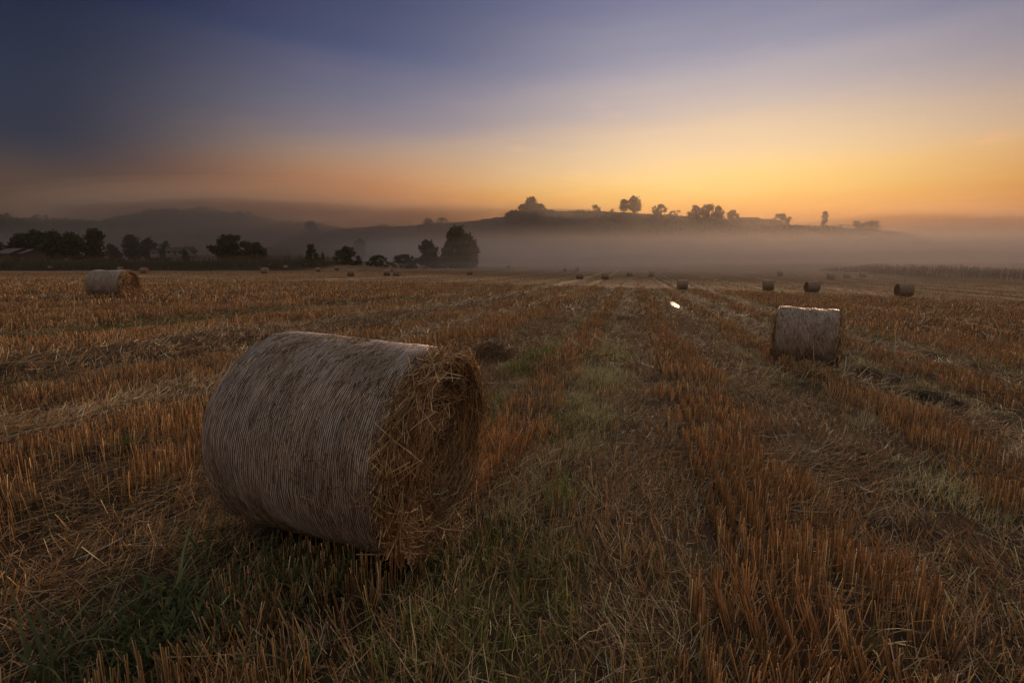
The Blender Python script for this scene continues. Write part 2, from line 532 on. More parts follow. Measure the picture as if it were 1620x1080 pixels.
def add_stub(r0, r1, dens, sides, rad, minlen, maxlen, cap):
    X, Y = scatter(r0, r1, dens)
    u, v = uv(X, Y)
    u = np.round(u / .125) * .125 + rng.normal(0, .016, len(u))
    v = v + rng.normal(0, .01, len(u))
    X, Y = xy(u, v)
    ty, f = strip(u, v)
    p = np.array([1.0, .20, .16, .10, .02])[ty]
    clump = fbm(u / .45, v / .45, 41)
    p = p * np.clip((clump - .22) * 3.2, .12, 1.15)
    k = (rng.random(len(X)) < p) & clear(X, Y)
    X, Y, ty, u, v = X[k], Y[k], ty[k], u[k], v[k]
    n = len(X)
    z = tz(X, Y)
    lean = fbm(u / .8, v / .8, 51)
    inc = np.abs(rng.normal(0, .09, n)) + np.where(ty == 0, .25 * (lean > .62), .35 * rng.random(n)) + (ty == 1) * .35 * rng.random(n)
    az = np.where(rng.random(n) < .6, vnoise(u / .6, v / .6, 61) * 9, rng.uniform(0, 6.28, n))
    D = dirs(az, inc)
    ln = rng.uniform(minlen, maxlen, n) * np.where(ty == 0, 1, .78) * (.85 + .35 * fbm(u / 1.1, v / 1.6, 71))
    P = np.stack([X, Y, z - .015], 1)
    rr = rad * rng.uniform(.75, 1.35, n)
    V, Fs, m = stalks(P, D, ln, rr, rr * .85, sides, None, cap)
    C = tone(n, STUB, STUBW) * (.75 + .6 * fbm(u / 2.3, v / 3.1, 81))[:, None]
    C = rep(C, m)
    top = np.zeros(len(C), bool).reshape(n, m); top[:, m // 2:] = True      # paler cut ends, lightened further as if the tips caught light
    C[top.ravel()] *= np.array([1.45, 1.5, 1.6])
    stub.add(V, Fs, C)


add_stub(.7, 5, 1350, 4, .0022, .135, .25, True)
add_stub(5, 10, 760, 3, .0026, .12, .215, True)
add_stub(10, 24, 360, 2, .0050, .12, .21, False)
add_stub(24, 60, 60, 2, .014, .14, .24, False)
X, Y = scatter(60, 165, 7)
u, v = uv(X, Y); ty, f = strip(u, v)
k = (rng.random(len(X)) < np.array([1, .3, .3, .1, .2])[ty]) & (tz0(X, Y) < -1.2); X, Y, u, v = X[k], Y[k], u[k], v[k]; n = len(X)
V, Fs, m = blades(np.stack([X, Y, tz(X, Y) - .02], 1), rng.uniform(0, 6.28, n), rng.uniform(.13, .24, n), rng.uniform(.05, .1, n), np.abs(rng.normal(0, .2, n)), np.zeros(n), 1)
stub.add(V, Fs, rep(tone(n, STUB, STUBW) * (.7 + .5 * fbm(u / 2.3, v / 5, 81))[:, None], m))


def add_lit(r0, r1, dens, sides, rad, lmin, lmax, bend):
    X, Y = scatter(r0, r1, dens)
    u, v = uv(X, Y)
    ty, f = strip(u, v)
    clump = fbm(u / .5, v / .5, 43)
    p = np.array([.62 if r0 < 5 else .4, .66, .6 if r0 < 5 else .4, 1.3, .16])[ty] * np.clip((clump - .25) * 3.2, .15, 1.1)
    k = (rng.random(len(X)) < p) & clear(X, Y)
    X, Y, ty, u, v = X[k], Y[k], ty[k], u[k], v[k]
    n = len(X)
    ln = rng.uniform(lmin, lmax, n) * np.exp(rng.normal(0, .25, n))
    flow = (fbm(u / 1.3, v / 1.3, 53) - .5) * 5 + .9
    az = np.where(rng.random(n) < .62, flow + rng.normal(0, .45, n), rng.uniform(0, 6.28, n))
    inc = np.clip(rng.normal(1.38, .16, n), .7, 1.62)
    steep = rng.random(n) < .22
    inc[steep] = rng.uniform(.35, 1.15, steep.sum())
    h = rng.random(n) ** 2 * np.array([.08, .055, .05, .09, .06])[ty]
    P = np.stack([X, Y, tz(X, Y) + h + .004], 1)
    D = dirs(az, inc)
    rr = rad * rng.uniform(.6, 1.3, n)
    bd = None
    if bend:
        bd = rng.normal(0, .05, (n, 3)) * ln[:, None]
    V, Fs, m = stalks(P, D, ln, rr, rr * .8, sides, bd, False)
    C = tone(n, LIT, LITW) * (.75 + .5 * fbm(u / 1.7, v / 2.1, 83))[:, None]
    C = C * np.where(ty == 3, 1.3, np.where(ty == 4, .5, .78))[:, None]
    lit.add(V, Fs, rep(np.clip(C, 0, .75), m))


add_lit(.7, 5, 1950, 3, .0019, .04, .21, True)
add_lit(5, 10, 1000, 3, .0024, .06, .24, False)
add_lit(10, 24, 280, 2, .005, .12, .34, False)
add_lit(24, 60, 40, 2, .013, .2, .5, False)


def add_grn(r0, r1, dens, wd, lmin, lmax, segs):
    X, Y = scatter(r0, r1, dens)
    u, v = uv(X, Y)
    ty, f = strip(u, v)
    clump = fbm(u / .4, v / .5, 47) * .6 + fbm(u / 1.6, v / 2.6, 48) * .4
    p = np.array([.08, .13, .62 if r0 < 5 else 1.3, .12, .02])[ty] * np.clip((clump - (.43 if r0 < 5 else .38)) * 6, 0, 1.1)
    k = (rng.random(len(X)) < p) & clear(X, Y)
    X, Y, ty, u, v = X[k], Y[k], ty[k], u[k], v[k]
    n = len(X)
    dew = (fbm(u / 1.1, v / 1.9, 49) > .44) & (np.hypot(X, Y) > 3.2)
    ln = rng.uniform(lmin, lmax, n) * np.where(dew, .7, 1) * (.6 + .8 * fbm(u / .5, v / .5, 55))
    P = np.stack([X, Y, tz(X, Y) - .005], 1)
    V, Fs, m = blades(P, rng.uniform(0, 6.28, n), ln, wd * rng.uniform(.6, 1.4, n), np.abs(rng.normal(0, .35, n)), rng.uniform(.2, 1.9, n), segs)
    C = np.where(dew[:, None], tone(n, DEW, [1, 1, 1], .2), tone(n, GRN, GRNW, .25))
    grn.add(V, Fs, rep(C, m))


add_grn(.7, 5, 2500, .0048, .06, .22, 3)
add_grn(5, 10, 1300, .005, .06, .17, 3)
add_grn(10, 24, 330, .011, .07, .18, 2)
add_grn(24, 60, 45, .022, .1, .2, 2)

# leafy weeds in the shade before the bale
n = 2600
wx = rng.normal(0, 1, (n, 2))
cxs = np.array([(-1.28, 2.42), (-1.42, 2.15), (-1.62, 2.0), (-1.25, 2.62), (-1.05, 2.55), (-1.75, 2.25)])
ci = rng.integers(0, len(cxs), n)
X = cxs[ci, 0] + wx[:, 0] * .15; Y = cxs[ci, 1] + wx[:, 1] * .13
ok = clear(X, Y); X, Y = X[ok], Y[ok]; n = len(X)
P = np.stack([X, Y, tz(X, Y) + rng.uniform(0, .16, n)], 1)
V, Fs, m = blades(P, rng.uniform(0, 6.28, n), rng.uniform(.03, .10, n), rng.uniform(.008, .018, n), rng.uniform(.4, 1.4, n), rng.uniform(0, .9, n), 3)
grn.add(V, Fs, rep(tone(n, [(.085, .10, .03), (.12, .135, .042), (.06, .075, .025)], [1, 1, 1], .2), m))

for (px, py, n, h, wd, sx) in ((1510, 785, 700, .15, .006, .2), (945, 600, 2400, .15, .009, .27), (915, 640, 1500, .13, .007, .2), (965, 560, 1200, .15, .011, .3), (985, 520, 500, .15, .014, .5), (820, 588, 800, .22, .010, .14), (858, 566, 800, .22, .011, .2), (890, 548, 400, .2, .011, .2), (940, 655, 1100, .13, .007, .16), (1440, 610, 400, .15, .011, .3), (925, 705, 800, .12, .006, .15), (1560, 590, 500, .16, .012, .6), (30, 512, 900, .2, .016, 1.1)):
    X0, Y0 = hit(px, py, 1.2, 60)
    a_, b_ = rng.normal(0, sx, n), rng.normal(0, sx * 2, n)
    X, Y = xy(a_, b_); X = X + X0; Y = Y + Y0
    V, Fs, m = blades(np.stack([X, Y, tz(X, Y) - .005], 1), rng.uniform(0, 6.28, n), h * rng.uniform(.5, 1.1, n), wd * rng.uniform(.6, 1.3, n), np.abs(rng.normal(0, .3, n)), rng.uniform(.3, 1.4, n), 3)
    grn.add(V, Fs, rep(tone(n, GRN[:3] if px in (30, 820, 858) else DEW, [1, 1, 1], .2), m))

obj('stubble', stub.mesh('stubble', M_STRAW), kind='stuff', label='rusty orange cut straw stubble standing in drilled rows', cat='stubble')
obj('straw_litter', lit.mesh('straw_litter', M_STRAW), kind='stuff', label='loose brown straw lying flat between the stubble rows', cat='straw')
obj('ground_weeds', grn.mesh('ground_weeds', M_LEAF), kind='stuff', label='low green weeds and dewy grass growing in strips', cat='grass')


# ------------------------------------------------------------------ bales
def bale_roll(seg, lon, Rr, Ln, amp, seed, facerings=8):
    """Body of a round bale, axis along X, with rounded shoulders and roughly dished ends."""
    th = np.linspace(0, 2 * math.pi, seg, endpoint=False)
    rows = []
    for i in range(lon + 1):
        t = i / lon; x = (t - .5) * Ln
        e = min(t, 1 - t) * Ln
        sh = 1 - .055 * max(0, 1 - e / .07) ** 2
        rows.append((x, sh))
    prof = [(-Ln / 2 + .02 * (1 - q), q * rows[0][1]) for q in np.linspace(0.02, .96, facerings)] + rows + \
           [(Ln / 2 - .02 * (1 - q), q * rows[-1][1]) for q in np.linspace(.96, .02, facerings)]
    V = []
    for j, (x, q) in enumerate(prof):
        nz = (fbm(np.cos(th) * 2.2 + 5 + seed, np.sin(th) * 2.2 + x * 3.1 + 7, seed) - .5) * 2 * amp
        flat = np.where(np.sin(th) < -.86, (np.sin(th) + .86) * .25, 0)      # settled underside
        rr = Rr * q * (1 + nz / Rr)
        xx = x + (vnoise(np.cos(th) * q * 6 + 3, np.sin(th) * q * 6 + seed, seed + 3) - .5) * .04 * (j < facerings or j >= len(prof) - facerings)
        V.append(np.stack([xx + 0 * th, rr * np.cos(th), rr * np.sin(th) - Rr * flat * q * .6], 1))
    m = len(prof); V = np.concatenate(V)
    ii = np.arange(m - 1)[:, None] * seg; k = np.arange(seg); k2 = (k + 1) % seg
    F4 = np.stack([ii + k, ii + k2, ii + seg + k2, ii + seg + k], -1).reshape(-1, 4)
    fm = np.ones((m - 1, seg), int); fm[facerings - 1:facerings + lon] = 0
    caps = [np.arange(seg)[None][:, ::-1], (np.arange(seg) + (m - 1) * seg)[None]]
    return V, [F4] + caps, np.concatenate([fm.ravel(), [1, 1]])


M_ROLL = mat_noise('packed_straw', (.05, .03, .015), (.22, .13, .06), 34, bump=.8, detail=8)
M_SKIN, t, b = mat('netted_straw')                        # what shows through the net: straw wound round the bale
tcn = nd(t, 'ShaderNodeTexCoord'); mpn = nd(t, 'ShaderNodeMapping'); mpn.inputs['Scale'].default_value = (90, 22, 22)
t.links.new(tcn.outputs['Object'], mpn.inputs[0])
nn = nd(t, 'ShaderNodeTexNoise'); nn.inputs['Scale'].default_value = 1; nn.inputs['Detail'].default_value = 7; nn.inputs['Roughness'].default_value = .7
t.links.new(mpn.outputs[0], nn.inputs['Vector'])
nb = nd(t, 'ShaderNodeTexNoise'); nb.inputs['Scale'].default_value = 5; nb.inputs['Detail'].default_value = 4
t.links.new(tcn.outputs['Object'], nb.inputs['Vector'])
c = ramp(t, nn.outputs[0], [(.32, (.045, .033, .024, 1)), (.5, (.23, .165, .11, 1)), (.72, (.52, .40, .27, 1))])
c = mixc(t, 1.0, c, ramp(t, nb.outputs[0], [(.3, (.7, .7, .74, 1)), (.7, (1.25, 1.18, 1.1, 1))]), 'MULTIPLY')
t.links.new(c, b.inputs['Base Color']); b.inputs['Roughness'].default_value = .7
bp = nd(t, 'ShaderNodeBump'); bp.inputs['Strength'].default_value = .9; bp.inputs['Distance'].default_value = .01
t.links.new(nn.outputs[0], bp.inputs['Height']); t.links.new(bp.outputs[0], b.inputs['Normal'])


def net_mesh(name, Rr, Ln, pitch, seg, rad, seed, amp):
    xs = np.arange(-Ln / 2 + .015, Ln / 2 - .02, pitch)
    th = np.linspace(0, 2 * math.pi, seg, endpoint=False)
    Vs, Fs, Cs, n0 = [], [], [], 0
    for i, x in enumerate(xs):
        e = min(x + Ln / 2, Ln / 2 - x)
        sh = 1 - .055 * max(0, 1 - e / .07) ** 2
        nz = (fbm(np.cos(th) * 2.2 + 5 + seed, np.sin(th) * 2.2 + x * 3.1 + 7, seed) - .5) * 2 * amp
        flat = np.where(np.sin(th) < -.86, (np.sin(th) + .86) * .25, 0)
        rr = Rr * sh * (1 + nz / Rr) + .003 + .004 * vnoise(th * 9, th * 0 + i, 5)
        dx = x + (vnoise(th * 2.2, th * 0 + i * .23, 12) - .5) * .010 + (vnoise(th * 14, th * 0 + i * 1.7, 13) - .5) * .006
        dx[-3:] = dx[-3:] * np.array([.75, .5, .25]) + dx[0] * np.array([.25, .5, .75])
        cen = np.stack([dx, rr * np.cos(th), rr * np.sin(th) - Rr * flat * sh * .6], 1)
        rad_d = np.stack([0 * th, np.cos(th), np.sin(th)], 1); ax = np.array([[1., 0, 0]])
        ring = [cen - ax * rad, cen + rad_d * rad * .8, cen + ax * rad]
        Vs.append(np.stack(ring, 1).reshape(-1, 3))
        k = np.arange(seg); k2 = (k + 1) % seg
        for q in (0, 1):
            Fs.append(np.stack([k * 3 + q, k2 * 3 + q, k2 * 3 + q + 1, k * 3 + q + 1], 1) + n0)
        n0 += 3 * seg
        cc = np.array([(.78, .67, .59)]) * (.35 + 1.0 * vnoise(th * 11, th * 0 + i * 1.3, 15))[:, None] * (.7 + .5 * vnoise(th * 1.5, th * 0 + i * .2, 16))[:, None]
        cc = np.clip(cc, 0, .8)
        Cs.append(np.repeat(cc, 3, 0))
    return mesh_np(name, np.concatenate(Vs), [np.concatenate(Fs)], M_NET, np.concatenate(Cs))


FACE = [(.58, .38, .19), (.46, .28, .125), (.32, .18, .08), (.70, .50, .28), (.18, .10, .045)]
FACEW = [3, 3, 2.5, 1.2, 2]


def face_straw(side, Rr, Ln, n, rad, lmin, lmax, seed, fuzz=1.0):
    """Loose straw of one bale end: wound round the axis, ragged at the rim."""
    q = np.sqrt(rng.random(n)); th = rng.uniform(0, 6.28, n)
    rim = rng.random(n) < (.28 if side > 0 else 0)
    q[rim] = rng.uniform(.9, 1.03, rim.sum())
    if side < 0: q *= .9
    tang = np.stack([0 * th, -np.sin(th), np.cos(th)], 1); rdir = np.stack([0 * th, np.cos(th), np.sin(th)], 1)
    ax = np.array([[side * 1.0, 0, 0]])
    sg = np.where(rng.random(n) < .5, 1, -1)[:, None]
    dv = rng.normal(0, 1, n)[:, None]
    out = np.abs(rng.normal(0, .16, n))[:, None] + np.where(rim, rng.uniform(0, .5, n), 0)[:, None]
    core = (q < .35)[:, None]
    D = tang * sg + rdir * dv * np.where(core, 1.1, np.where(rim[:, None], .62, .5)) + ax * out * fuzz
    ln = rng.uniform(lmin, lmax, n)
    D /= np.linalg.norm(D, axis=1, keepdims=True)
    depth = Ln / 2 - .015 + rng.uniform(-.012, .06, n) * (.5 + q) + .07 * (vnoise(np.cos(th) * q * 4, np.sin(th) * q * 4, seed) - .4)
    depth = depth + np.where(rim, rng.uniform(-.03, .035, n), 0)
    P = ax * depth[:, None] + rdir * (q * Rr * .975)[:, None] - D * ln[:, None] * .5
    # keep stalks of the rim from reaching far outside the round
    mid = P + D * ln[:, None] * .5
    bd = rdir * np.where(q < .3, 0, ln ** 2 / (8 * np.maximum(q, .25) * Rr))[:, None]
    V, Fs, m = stalks(P, D, ln, rad * rng.uniform(.6, 1.3, n), rad * .7, 3, bd, False)
    C = tone(n, FACE, FACEW, .28) * (.7 + .6 * vnoise(np.cos(th) * q * 5 + 2, np.sin(th) * q * 5, seed + 8))[:, None]
    return V, Fs, rep(C, m)


def skin_straw(Rr, Ln, n, rad, lmin, lmax, lift=.013):
    th = rng.uniform(0, 6.28, n); x = rng.uniform(-Ln / 2 + .02, Ln / 2 - .02, n)
    tang = np.stack([0 * th, -np.sin(th), np.cos(th)], 1); rdir = np.stack([0 * th, np.cos(th), np.sin(th)], 1)
    a = rng.normal(0, .42, n); w_ = rng.random(n) < .15; a[w_] = rng.uniform(-1.5, 1.5, w_.sum())
    D = tang * np.cos(a)[:, None] + np.array([[1., 0, 0]]) * np.sin(a)[:, None] + rdir * rng.normal(0, .05, n)[:, None]
    D /= np.linalg.norm(D, axis=1, keepdims=True)
    ln = rng.uniform(lmin, lmax, n)
    P = np.stack([x, 0 * x, 0 * x], 1) + rdir * (Rr + lift * rng.random(n) - .004)[:, None] - D * ln[:, None] * .5
    ok = np.abs(P[:, 0] + D[:, 0] * ln) < Ln / 2 + .01
    P, D, ln, rdir = P[ok], D[ok], ln[ok], rdir[ok]; n = len(P)
    V, Fs, m = stalks(P, D, ln, rad * rng.uniform(.6, 1.3, n), rad * .7, 3, rdir * (ln ** 2 / (8 * Rr))[:, None], False)
    return V, Fs, rep(tone(n, [(.42, .29, .17), (.26, .175, .105), (.58, .43, .28), (.12, .08, .05)], [3, 3, 1.3, 2], .25), m)


def make_bale(label, loc, yaw, tilt, Rr, Ln, lod, seed, group=None):
    e = obj('straw_bale', None, label=label, cat='straw bale', group=group)
    e.empty_display_size = .5
    e.location = loc
    e.rotation_euler = (0, tilt, yaw)
    hi = lod == 0
    amp = .022 if hi else .03
    off = Vector((0, 0, Rr))
    V, Fs, fm = bale_roll(160 if hi else 72, 48 if hi else 20, Rr, Ln, amp, seed, 10 if hi else 6)
    obj('straw_roll', mesh_np('straw_roll', V, Fs, [M_SKIN, M_ROLL], fmat=fm, smooth=True), e, off)
    obj('net_wrap', net_mesh('net_wrap', Rr, Ln, .0125 if hi else .025, 150 if hi else 60, .0017 if hi else .0035, seed, amp), e, off)
    for side in (1, -1):
        bg = Bag(); bg.add(*face_straw(side, Rr, Ln, (9000 if side > 0 else 2500) if hi else 1500, .0026 if hi else .0065, .06, .26, seed, 1.0))
        if hi and side == 1:                       # long loose ends hanging off the near end
            bg.add(*face_straw(side, Rr, Ln, 420, .0027, .2, .45, seed + 1, 3.0))
        o = obj('bale_end', bg.mesh('bale_end', M_STRAWB), e, off); o['kind'] = 'stuff'
    bg = Bag(); bg.add(*skin_straw(Rr, Ln, 7000 if hi else 1500, .0018 if hi else .004, .03, .13 if hi else .2))
    o = obj('surface_straw', bg.mesh('surface_straw', M_STRAWB), e, off); o['kind'] = 'stuff'
    return e


mb = make_bale('large net-wrapped round straw bale in the foreground, ragged end facing right', (0, 0, 0), MAIN['yaw'], MAIN['tilt'], MAIN['R'], MAIN['L'], 0, 3, 'round straw bales')
rot = mb.rotation_euler.to_matrix()
mb.location = Vector((MAIN['c'][0], MAIN['c'][1], MAIN['z'])) - rot @ Vector((0, 0, MAIN['R']))
make_bale('round straw bale at the left before the maize, its straw end half turned to us', (LB[0], LB[1], float(tz0(*LB)) - .03), -.0, 0, .66, 1.5, 1, 8, 'round straw bales')
make_bale('round straw bale on the right seen broadside, beside a dark wheel track', (RB[0], RB[1], float(tz0(*RB)) - .04), -.50, .03, .665, 1.25, 1, 14, 'round straw bales')

# far bales: one mesh each, netted side and straw ends
far_me = []
for s in range(3):
    V, Fs, fm = bale_roll(28, 8, .64, 1.22, .03, 20 + s, 3)
    far_me.append(mesh_np('far_bale', V + np.array([[0, 0, .64]]), Fs, [M_SKIN, M_ROLL], fmat=fm, smooth=True))
FB = [(72, 88, 427.5, 0.35, 'faint straw bale far left against the foot of the maize'),
      (182, 200, 429, 0.5, 'straw bale peeping over the right shoulder of the left bale'),
      (218, 240, 432.5, 0.6, 'straw bale just right of the big left bale at the maize edge'),
      (411, 428, 433, 0.4, 'small straw bale in front of the maize below the broad bushes'),
      (427, 434, 422.5, 1.0, 'tiny straw bale right behind the one below the broad bushes'),
      (448, 457, 426, 0.3, 'tiny straw bale by the maize, left of the pointed shrub'),
      (482, 489, 421.5, 1.1, 'tiny pale straw bale right at the foot of the pointed shrub'),
      (498, 509, 430, 0.1, 'faint low straw bale below and right of the pointed shrub'),
      (529, 537, 427.5, 0.1, 'faint straw bale in front of the round bush'),
      (548, 564, 437, 0.25, 'pale straw bale standing alone below the round bush'),
      (607, 618, 436, 0.1, 'left one of three straw bales close together'),
      (617, 627, 430, 0.1, 'rear one of three straw bales close together'),
      (622, 635, 437, 0.35, 'right one of three straw bales close together'),
      (643, 650, 422.5, 0.8, 'tiny straw bale under the low hedge'),
      (668, 675, 425, 0.1, 'tiny straw bale before the small round tree'),
      (737, 749, 435, 0.1, 'faint straw bale below the tall dark tree'),
      (741, 748, 424.8, 1.2, 'tiny dark straw bale at the right foot of the tall dark tree'),
      (801, 808, 424.3, 1.5, 'lone small straw bale end-on in the misty field right of the tall tree'),
      (889, 898, 429, 0.1, 'left one of two small misty straw bales near the far field edge'),
      (909, 917, 429, 0.05, 'right one of two small misty straw bales near the far field edge'),
      (911, 923, 442, 0.05, 'left one of two straw bales in line in mid field'),
      (952, 963, 442, -0.05, 'right one of two straw bales in line in mid field'),
      (991, 1001, 437, 0, 'small straw bale above the little puddle'),
      (1024, 1037, 438, 0.15, 'small straw bale above and between the puddles'),
      (1069, 1089, 458, 0.04, 'dark boxy straw bale just beyond the bright puddle'),
      (1204, 1226, 460, -0.05, 'straw bale behind the right bale, left one of two'),
      (1228, 1240, 437, -0.1, 'small faint straw bale beyond the pair behind the right bale'),
      (1271, 1297, 463, -0.4, 'straw bale behind the right bale, right one of two'),
      (1307, 1322, 442, -0.25, 'leftmost of three misty straw bales in a row on the right'),
      (1332, 1347, 439.5, -0.1, 'middle one of three misty straw bales in a row on the right'),
      (1357, 1372, 438.5, -0.1, 'rightmost of three misty straw bales in a row on the right'),
      (1410, 1448, 470, -0.42, 'largest of the misty straw bales on the far right'),
      (1457, 1477, 438, -0.3, 'faint straw bale at the foot of the right hand crop')]
for i, (x0, x1, yb, yw, lab) in enumerate(FB):
    X, Y = hit((x0 + x1) / 2, yb)
    Y2 = Y + .35; X2 = X * Y2 / Y
    o = obj('straw_bale', far_me[i % 3], label=lab, cat='straw bale', group='round straw bales')
    o.location = (X2, Y2, float(tz(X2, Y2)) - .04)
    o.rotation_euler = (0, rs.uniform(-.03, .03), -math.atan2(X2, Y2) - yw)
    o.scale = (rs.uniform(.94, 1.05), rs.uniform(.97, 1.08), rs.uniform(.9, 1.03))

# ------------------------------------------------------------------ grass tufts and straw heaps that stand out


def tuft(label, px, py, n, h, wd, spread, droop, cols, seed, cat='grass tuft', name='grass_tuft', lean=.3):
    X, Y = hit(px, py, 1.2, 60)
    az = rng.uniform(0, 6.28, n)
    P = np.stack([rng.normal(0, spread, n), rng.normal(0, spread, n), np.zeros(n)], 1)
    zb = float(tz(X, Y))
    P[:, 2] = tz(P[:, 0] + X, P[:, 1] + Y) - zb - .005
    V, Fs, m = blades(P, az, h * rng.uniform(.55, 1.1, n), wd * rng.uniform(.6, 1.3, n), np.abs(rng.normal(0, lean, n)), rng.uniform(droop * .3, droop * 1.2, n), 7)
    bg = Bag(); bg.add(V, Fs, rep(tone(n, cols, [1] * len(cols), .18), m))
    return obj(name, bg.mesh(name, M_LEAF), loc=(X, Y, zb), label=label, cat=cat, group='grass tufts in the stubble')


G1 = [(.14, .2, .04), (.2, .25, .06), (.1, .15, .035)]
G2 = [(.15, .17, .06), (.11, .13, .05), (.2, .22, .09)]
tuft('bright green upright grass tuft in the strip right of the large bale', 885, 800, 46, .34, .009, .07, .9, G1, 1)
tuft('small bright green grass tuft beside the right end of the large bale', 782, 640, 40, .26, .008, .09, .8, G1, 2)
tuft('arching broad grass blades at the bottom left corner', 85, 1078, 14, .52, .018, .05, 2.0, G2, 3, lean=.45)
tuft('grass tuft with bowed blades in the dark stubble, bottom left of centre', 478, 1076, 10, .36, .015, .03, 1.9, G2, 4)
tuft('two-bladed bowed grass tuft near the bottom right edge', 1368, 1072, 7, .34, .017, .02, 2.1, G2, 5)
tuft('tall bowed grass in the shade under the large bale, left end', 345, 880, 20, .42, .013, .09, 1.7, G2, 6)
tuft('bowed grass blades in the weed strip left of the stubble', 262, 965, 16, .46, .014, .06, 1.6, G2, 7)
tuft('yellow green leafy weed in the stubble on the right', 1195, 748, 34, .13, .02, .05, 1.0, [(.22, .26, .05), (.17, .22, .05)], 10, 'weed', 'leafy_weed', .8)
tuft('green weed clump in the stubble left of the large bale', 195, 720, 60, .16, .016, .05, 1.0, [(.1, .15, .035), (.14, .19, .05)], 11, 'weed', 'leafy_weed', .7)


def heap(label, px, py, w_, d_, h_, n, seed):
    X, Y = hit(px, py, 2, 60)
    th = rng.uniform(0, 6.28, n); q = np.sqrt(rng.random(n))
    hx, hy = q * np.cos(th) * w_, q * np.sin(th) * d_
    zb = float(tz(X, Y))
    hz = tz(hx + X, hy + Y) - zb + h_ * (1 - q ** 2) * rng.uniform(.2, 1.05, n)
    ln = rng.uniform(.12, .35, n)
    D = dirs(rng.uniform(0, 6.28, n), rng.normal(1.35, .3, n))
    P = np.stack([hx, hy, hz], 1) - D * ln[:, None] * .5
    P[:, 2] = np.maximum(P[:, 2], tz(P[:, 0] + X, P[:, 1] + Y) - zb)
    V, Fs, m = stalks(P, D, ln, np.full(n, .004), np.full(n, .003), 3, None, False)
    bg = Bag(); bg.add(V, Fs, rep(tone(n, [(.24, .155, .085), (.34, .22, .11), (.14, .09, .05)], [1, 1, 1], .25), m))
    obj('straw_heap', bg.mesh('straw_heap', M_STRAW), loc=(X, Y, zb), label=label, cat='straw heap', group='straw heaps')


heap('dark tangled straw heap right behind the large bale', 778, 566, .42, .4, .34, 2200, 1)
heap('low dark straw clump in the stubble far behind the large bale', 604, 522, .5, .4, .2, 1200, 2)
heap('flat dark straw clump in the field right of the left bale', 372, 497, .9, .5, .16, 1300, 3)
heap('small dark straw clump by the wheel track below the little puddle', 990, 507, .4, .5, .16, 900, 4)


# ------------------------------------------------------------------ hills
def hill(name, Y0, yf, yb, prof, dx, seed):
    pxs = np.array([p[0] for p in prof], float); pys = np.array([p[1] for p in prof], float)
    Xs = np.array([ray(a, b_)[0] * Y0 for a, b_ in prof]); Zs = np.array([ray(a, b_)[1] * Y0 for a, b_ in prof])
    gx = np.arange(Xs[0], Xs[-1], dx); gy = np.concatenate([np.linspace(yf, Y0, 26), np.linspace(Y0, yb, 16)[1:]])
    A_, B_ = np.meshgrid(gx, gy)
    ridge = np.interp(A_, Xs, Zs)
    sh = np.where(B_ < Y0, sstep(B_, yf - 1, Y0 + 12) , 1 - .55 * sstep(B_, Y0, yb))
    sh = sh / np.where(B_ < Y0, sstep(np.array(Y0), yf - 1, Y0 + 12), 1)
    base = tz0(A_, B_) - 1.5
    Z = base + (ridge - base) * sh + (fbm(A_ / 25, B_ / 25, seed) - .5) * 1.6 * (1 - np.exp(-((B_ - Y0) / 25) ** 2)) * sstep(B_, yf, yf + 20)
    nv, nu = A_.shape
    ii = (np.arange(nv - 1)[:, None] * nu + np.arange(nu - 1)[None]).ravel()
    F = np.stack([ii, ii + 1, ii + 1 + nu, ii + nu], 1)
    obj(name, mesh_np(name, np.stack([A_, B_, Z], -1).reshape(-1, 3), [F], M_HILL, smooth=True), kind='structure')

    def hz(X):
        return np.interp(X, Xs, Zs)

    def surf(X, Y):
        sh = np.where(Y < Y0, sstep(Y, yf - 1, Y0 + 12) / sstep(np.array(Y0), yf - 1, Y0 + 12), 1 - .55 * sstep(Y, Y0, yb))
        b0 = tz0(X, Y) - 1.5
        return b0 + (hz(X) - b0) * sh
    hz.surf = surf
    return hz


HR_Y, HL_Y = 450, 600
hillR = hill('hill', HR_Y, 320, 640, [(430, 392), (480, 372), (540, 362), (580, 361), (640, 358), (700, 353), (760, 350), (800, 343), (860, 334), (935, 334), (985, 336), (1060, 341), (1145, 347),
                                    (1225, 352), (1260, 357), (1330, 360), (1400, 366), (1450, 378), (1500, 398), (1550, 414), (1620, 420), (1700, 421)], 3, 3)
hillL = hill('hill', HL_Y, 470, 820, [(-260, 352), (-120, 346), (0, 347), (110, 352), (165, 353), (200, 347), (260, 337), (310, 334), (370, 340), (440, 351), (540, 366), (640, 388), (700, 408)], 4, 9)


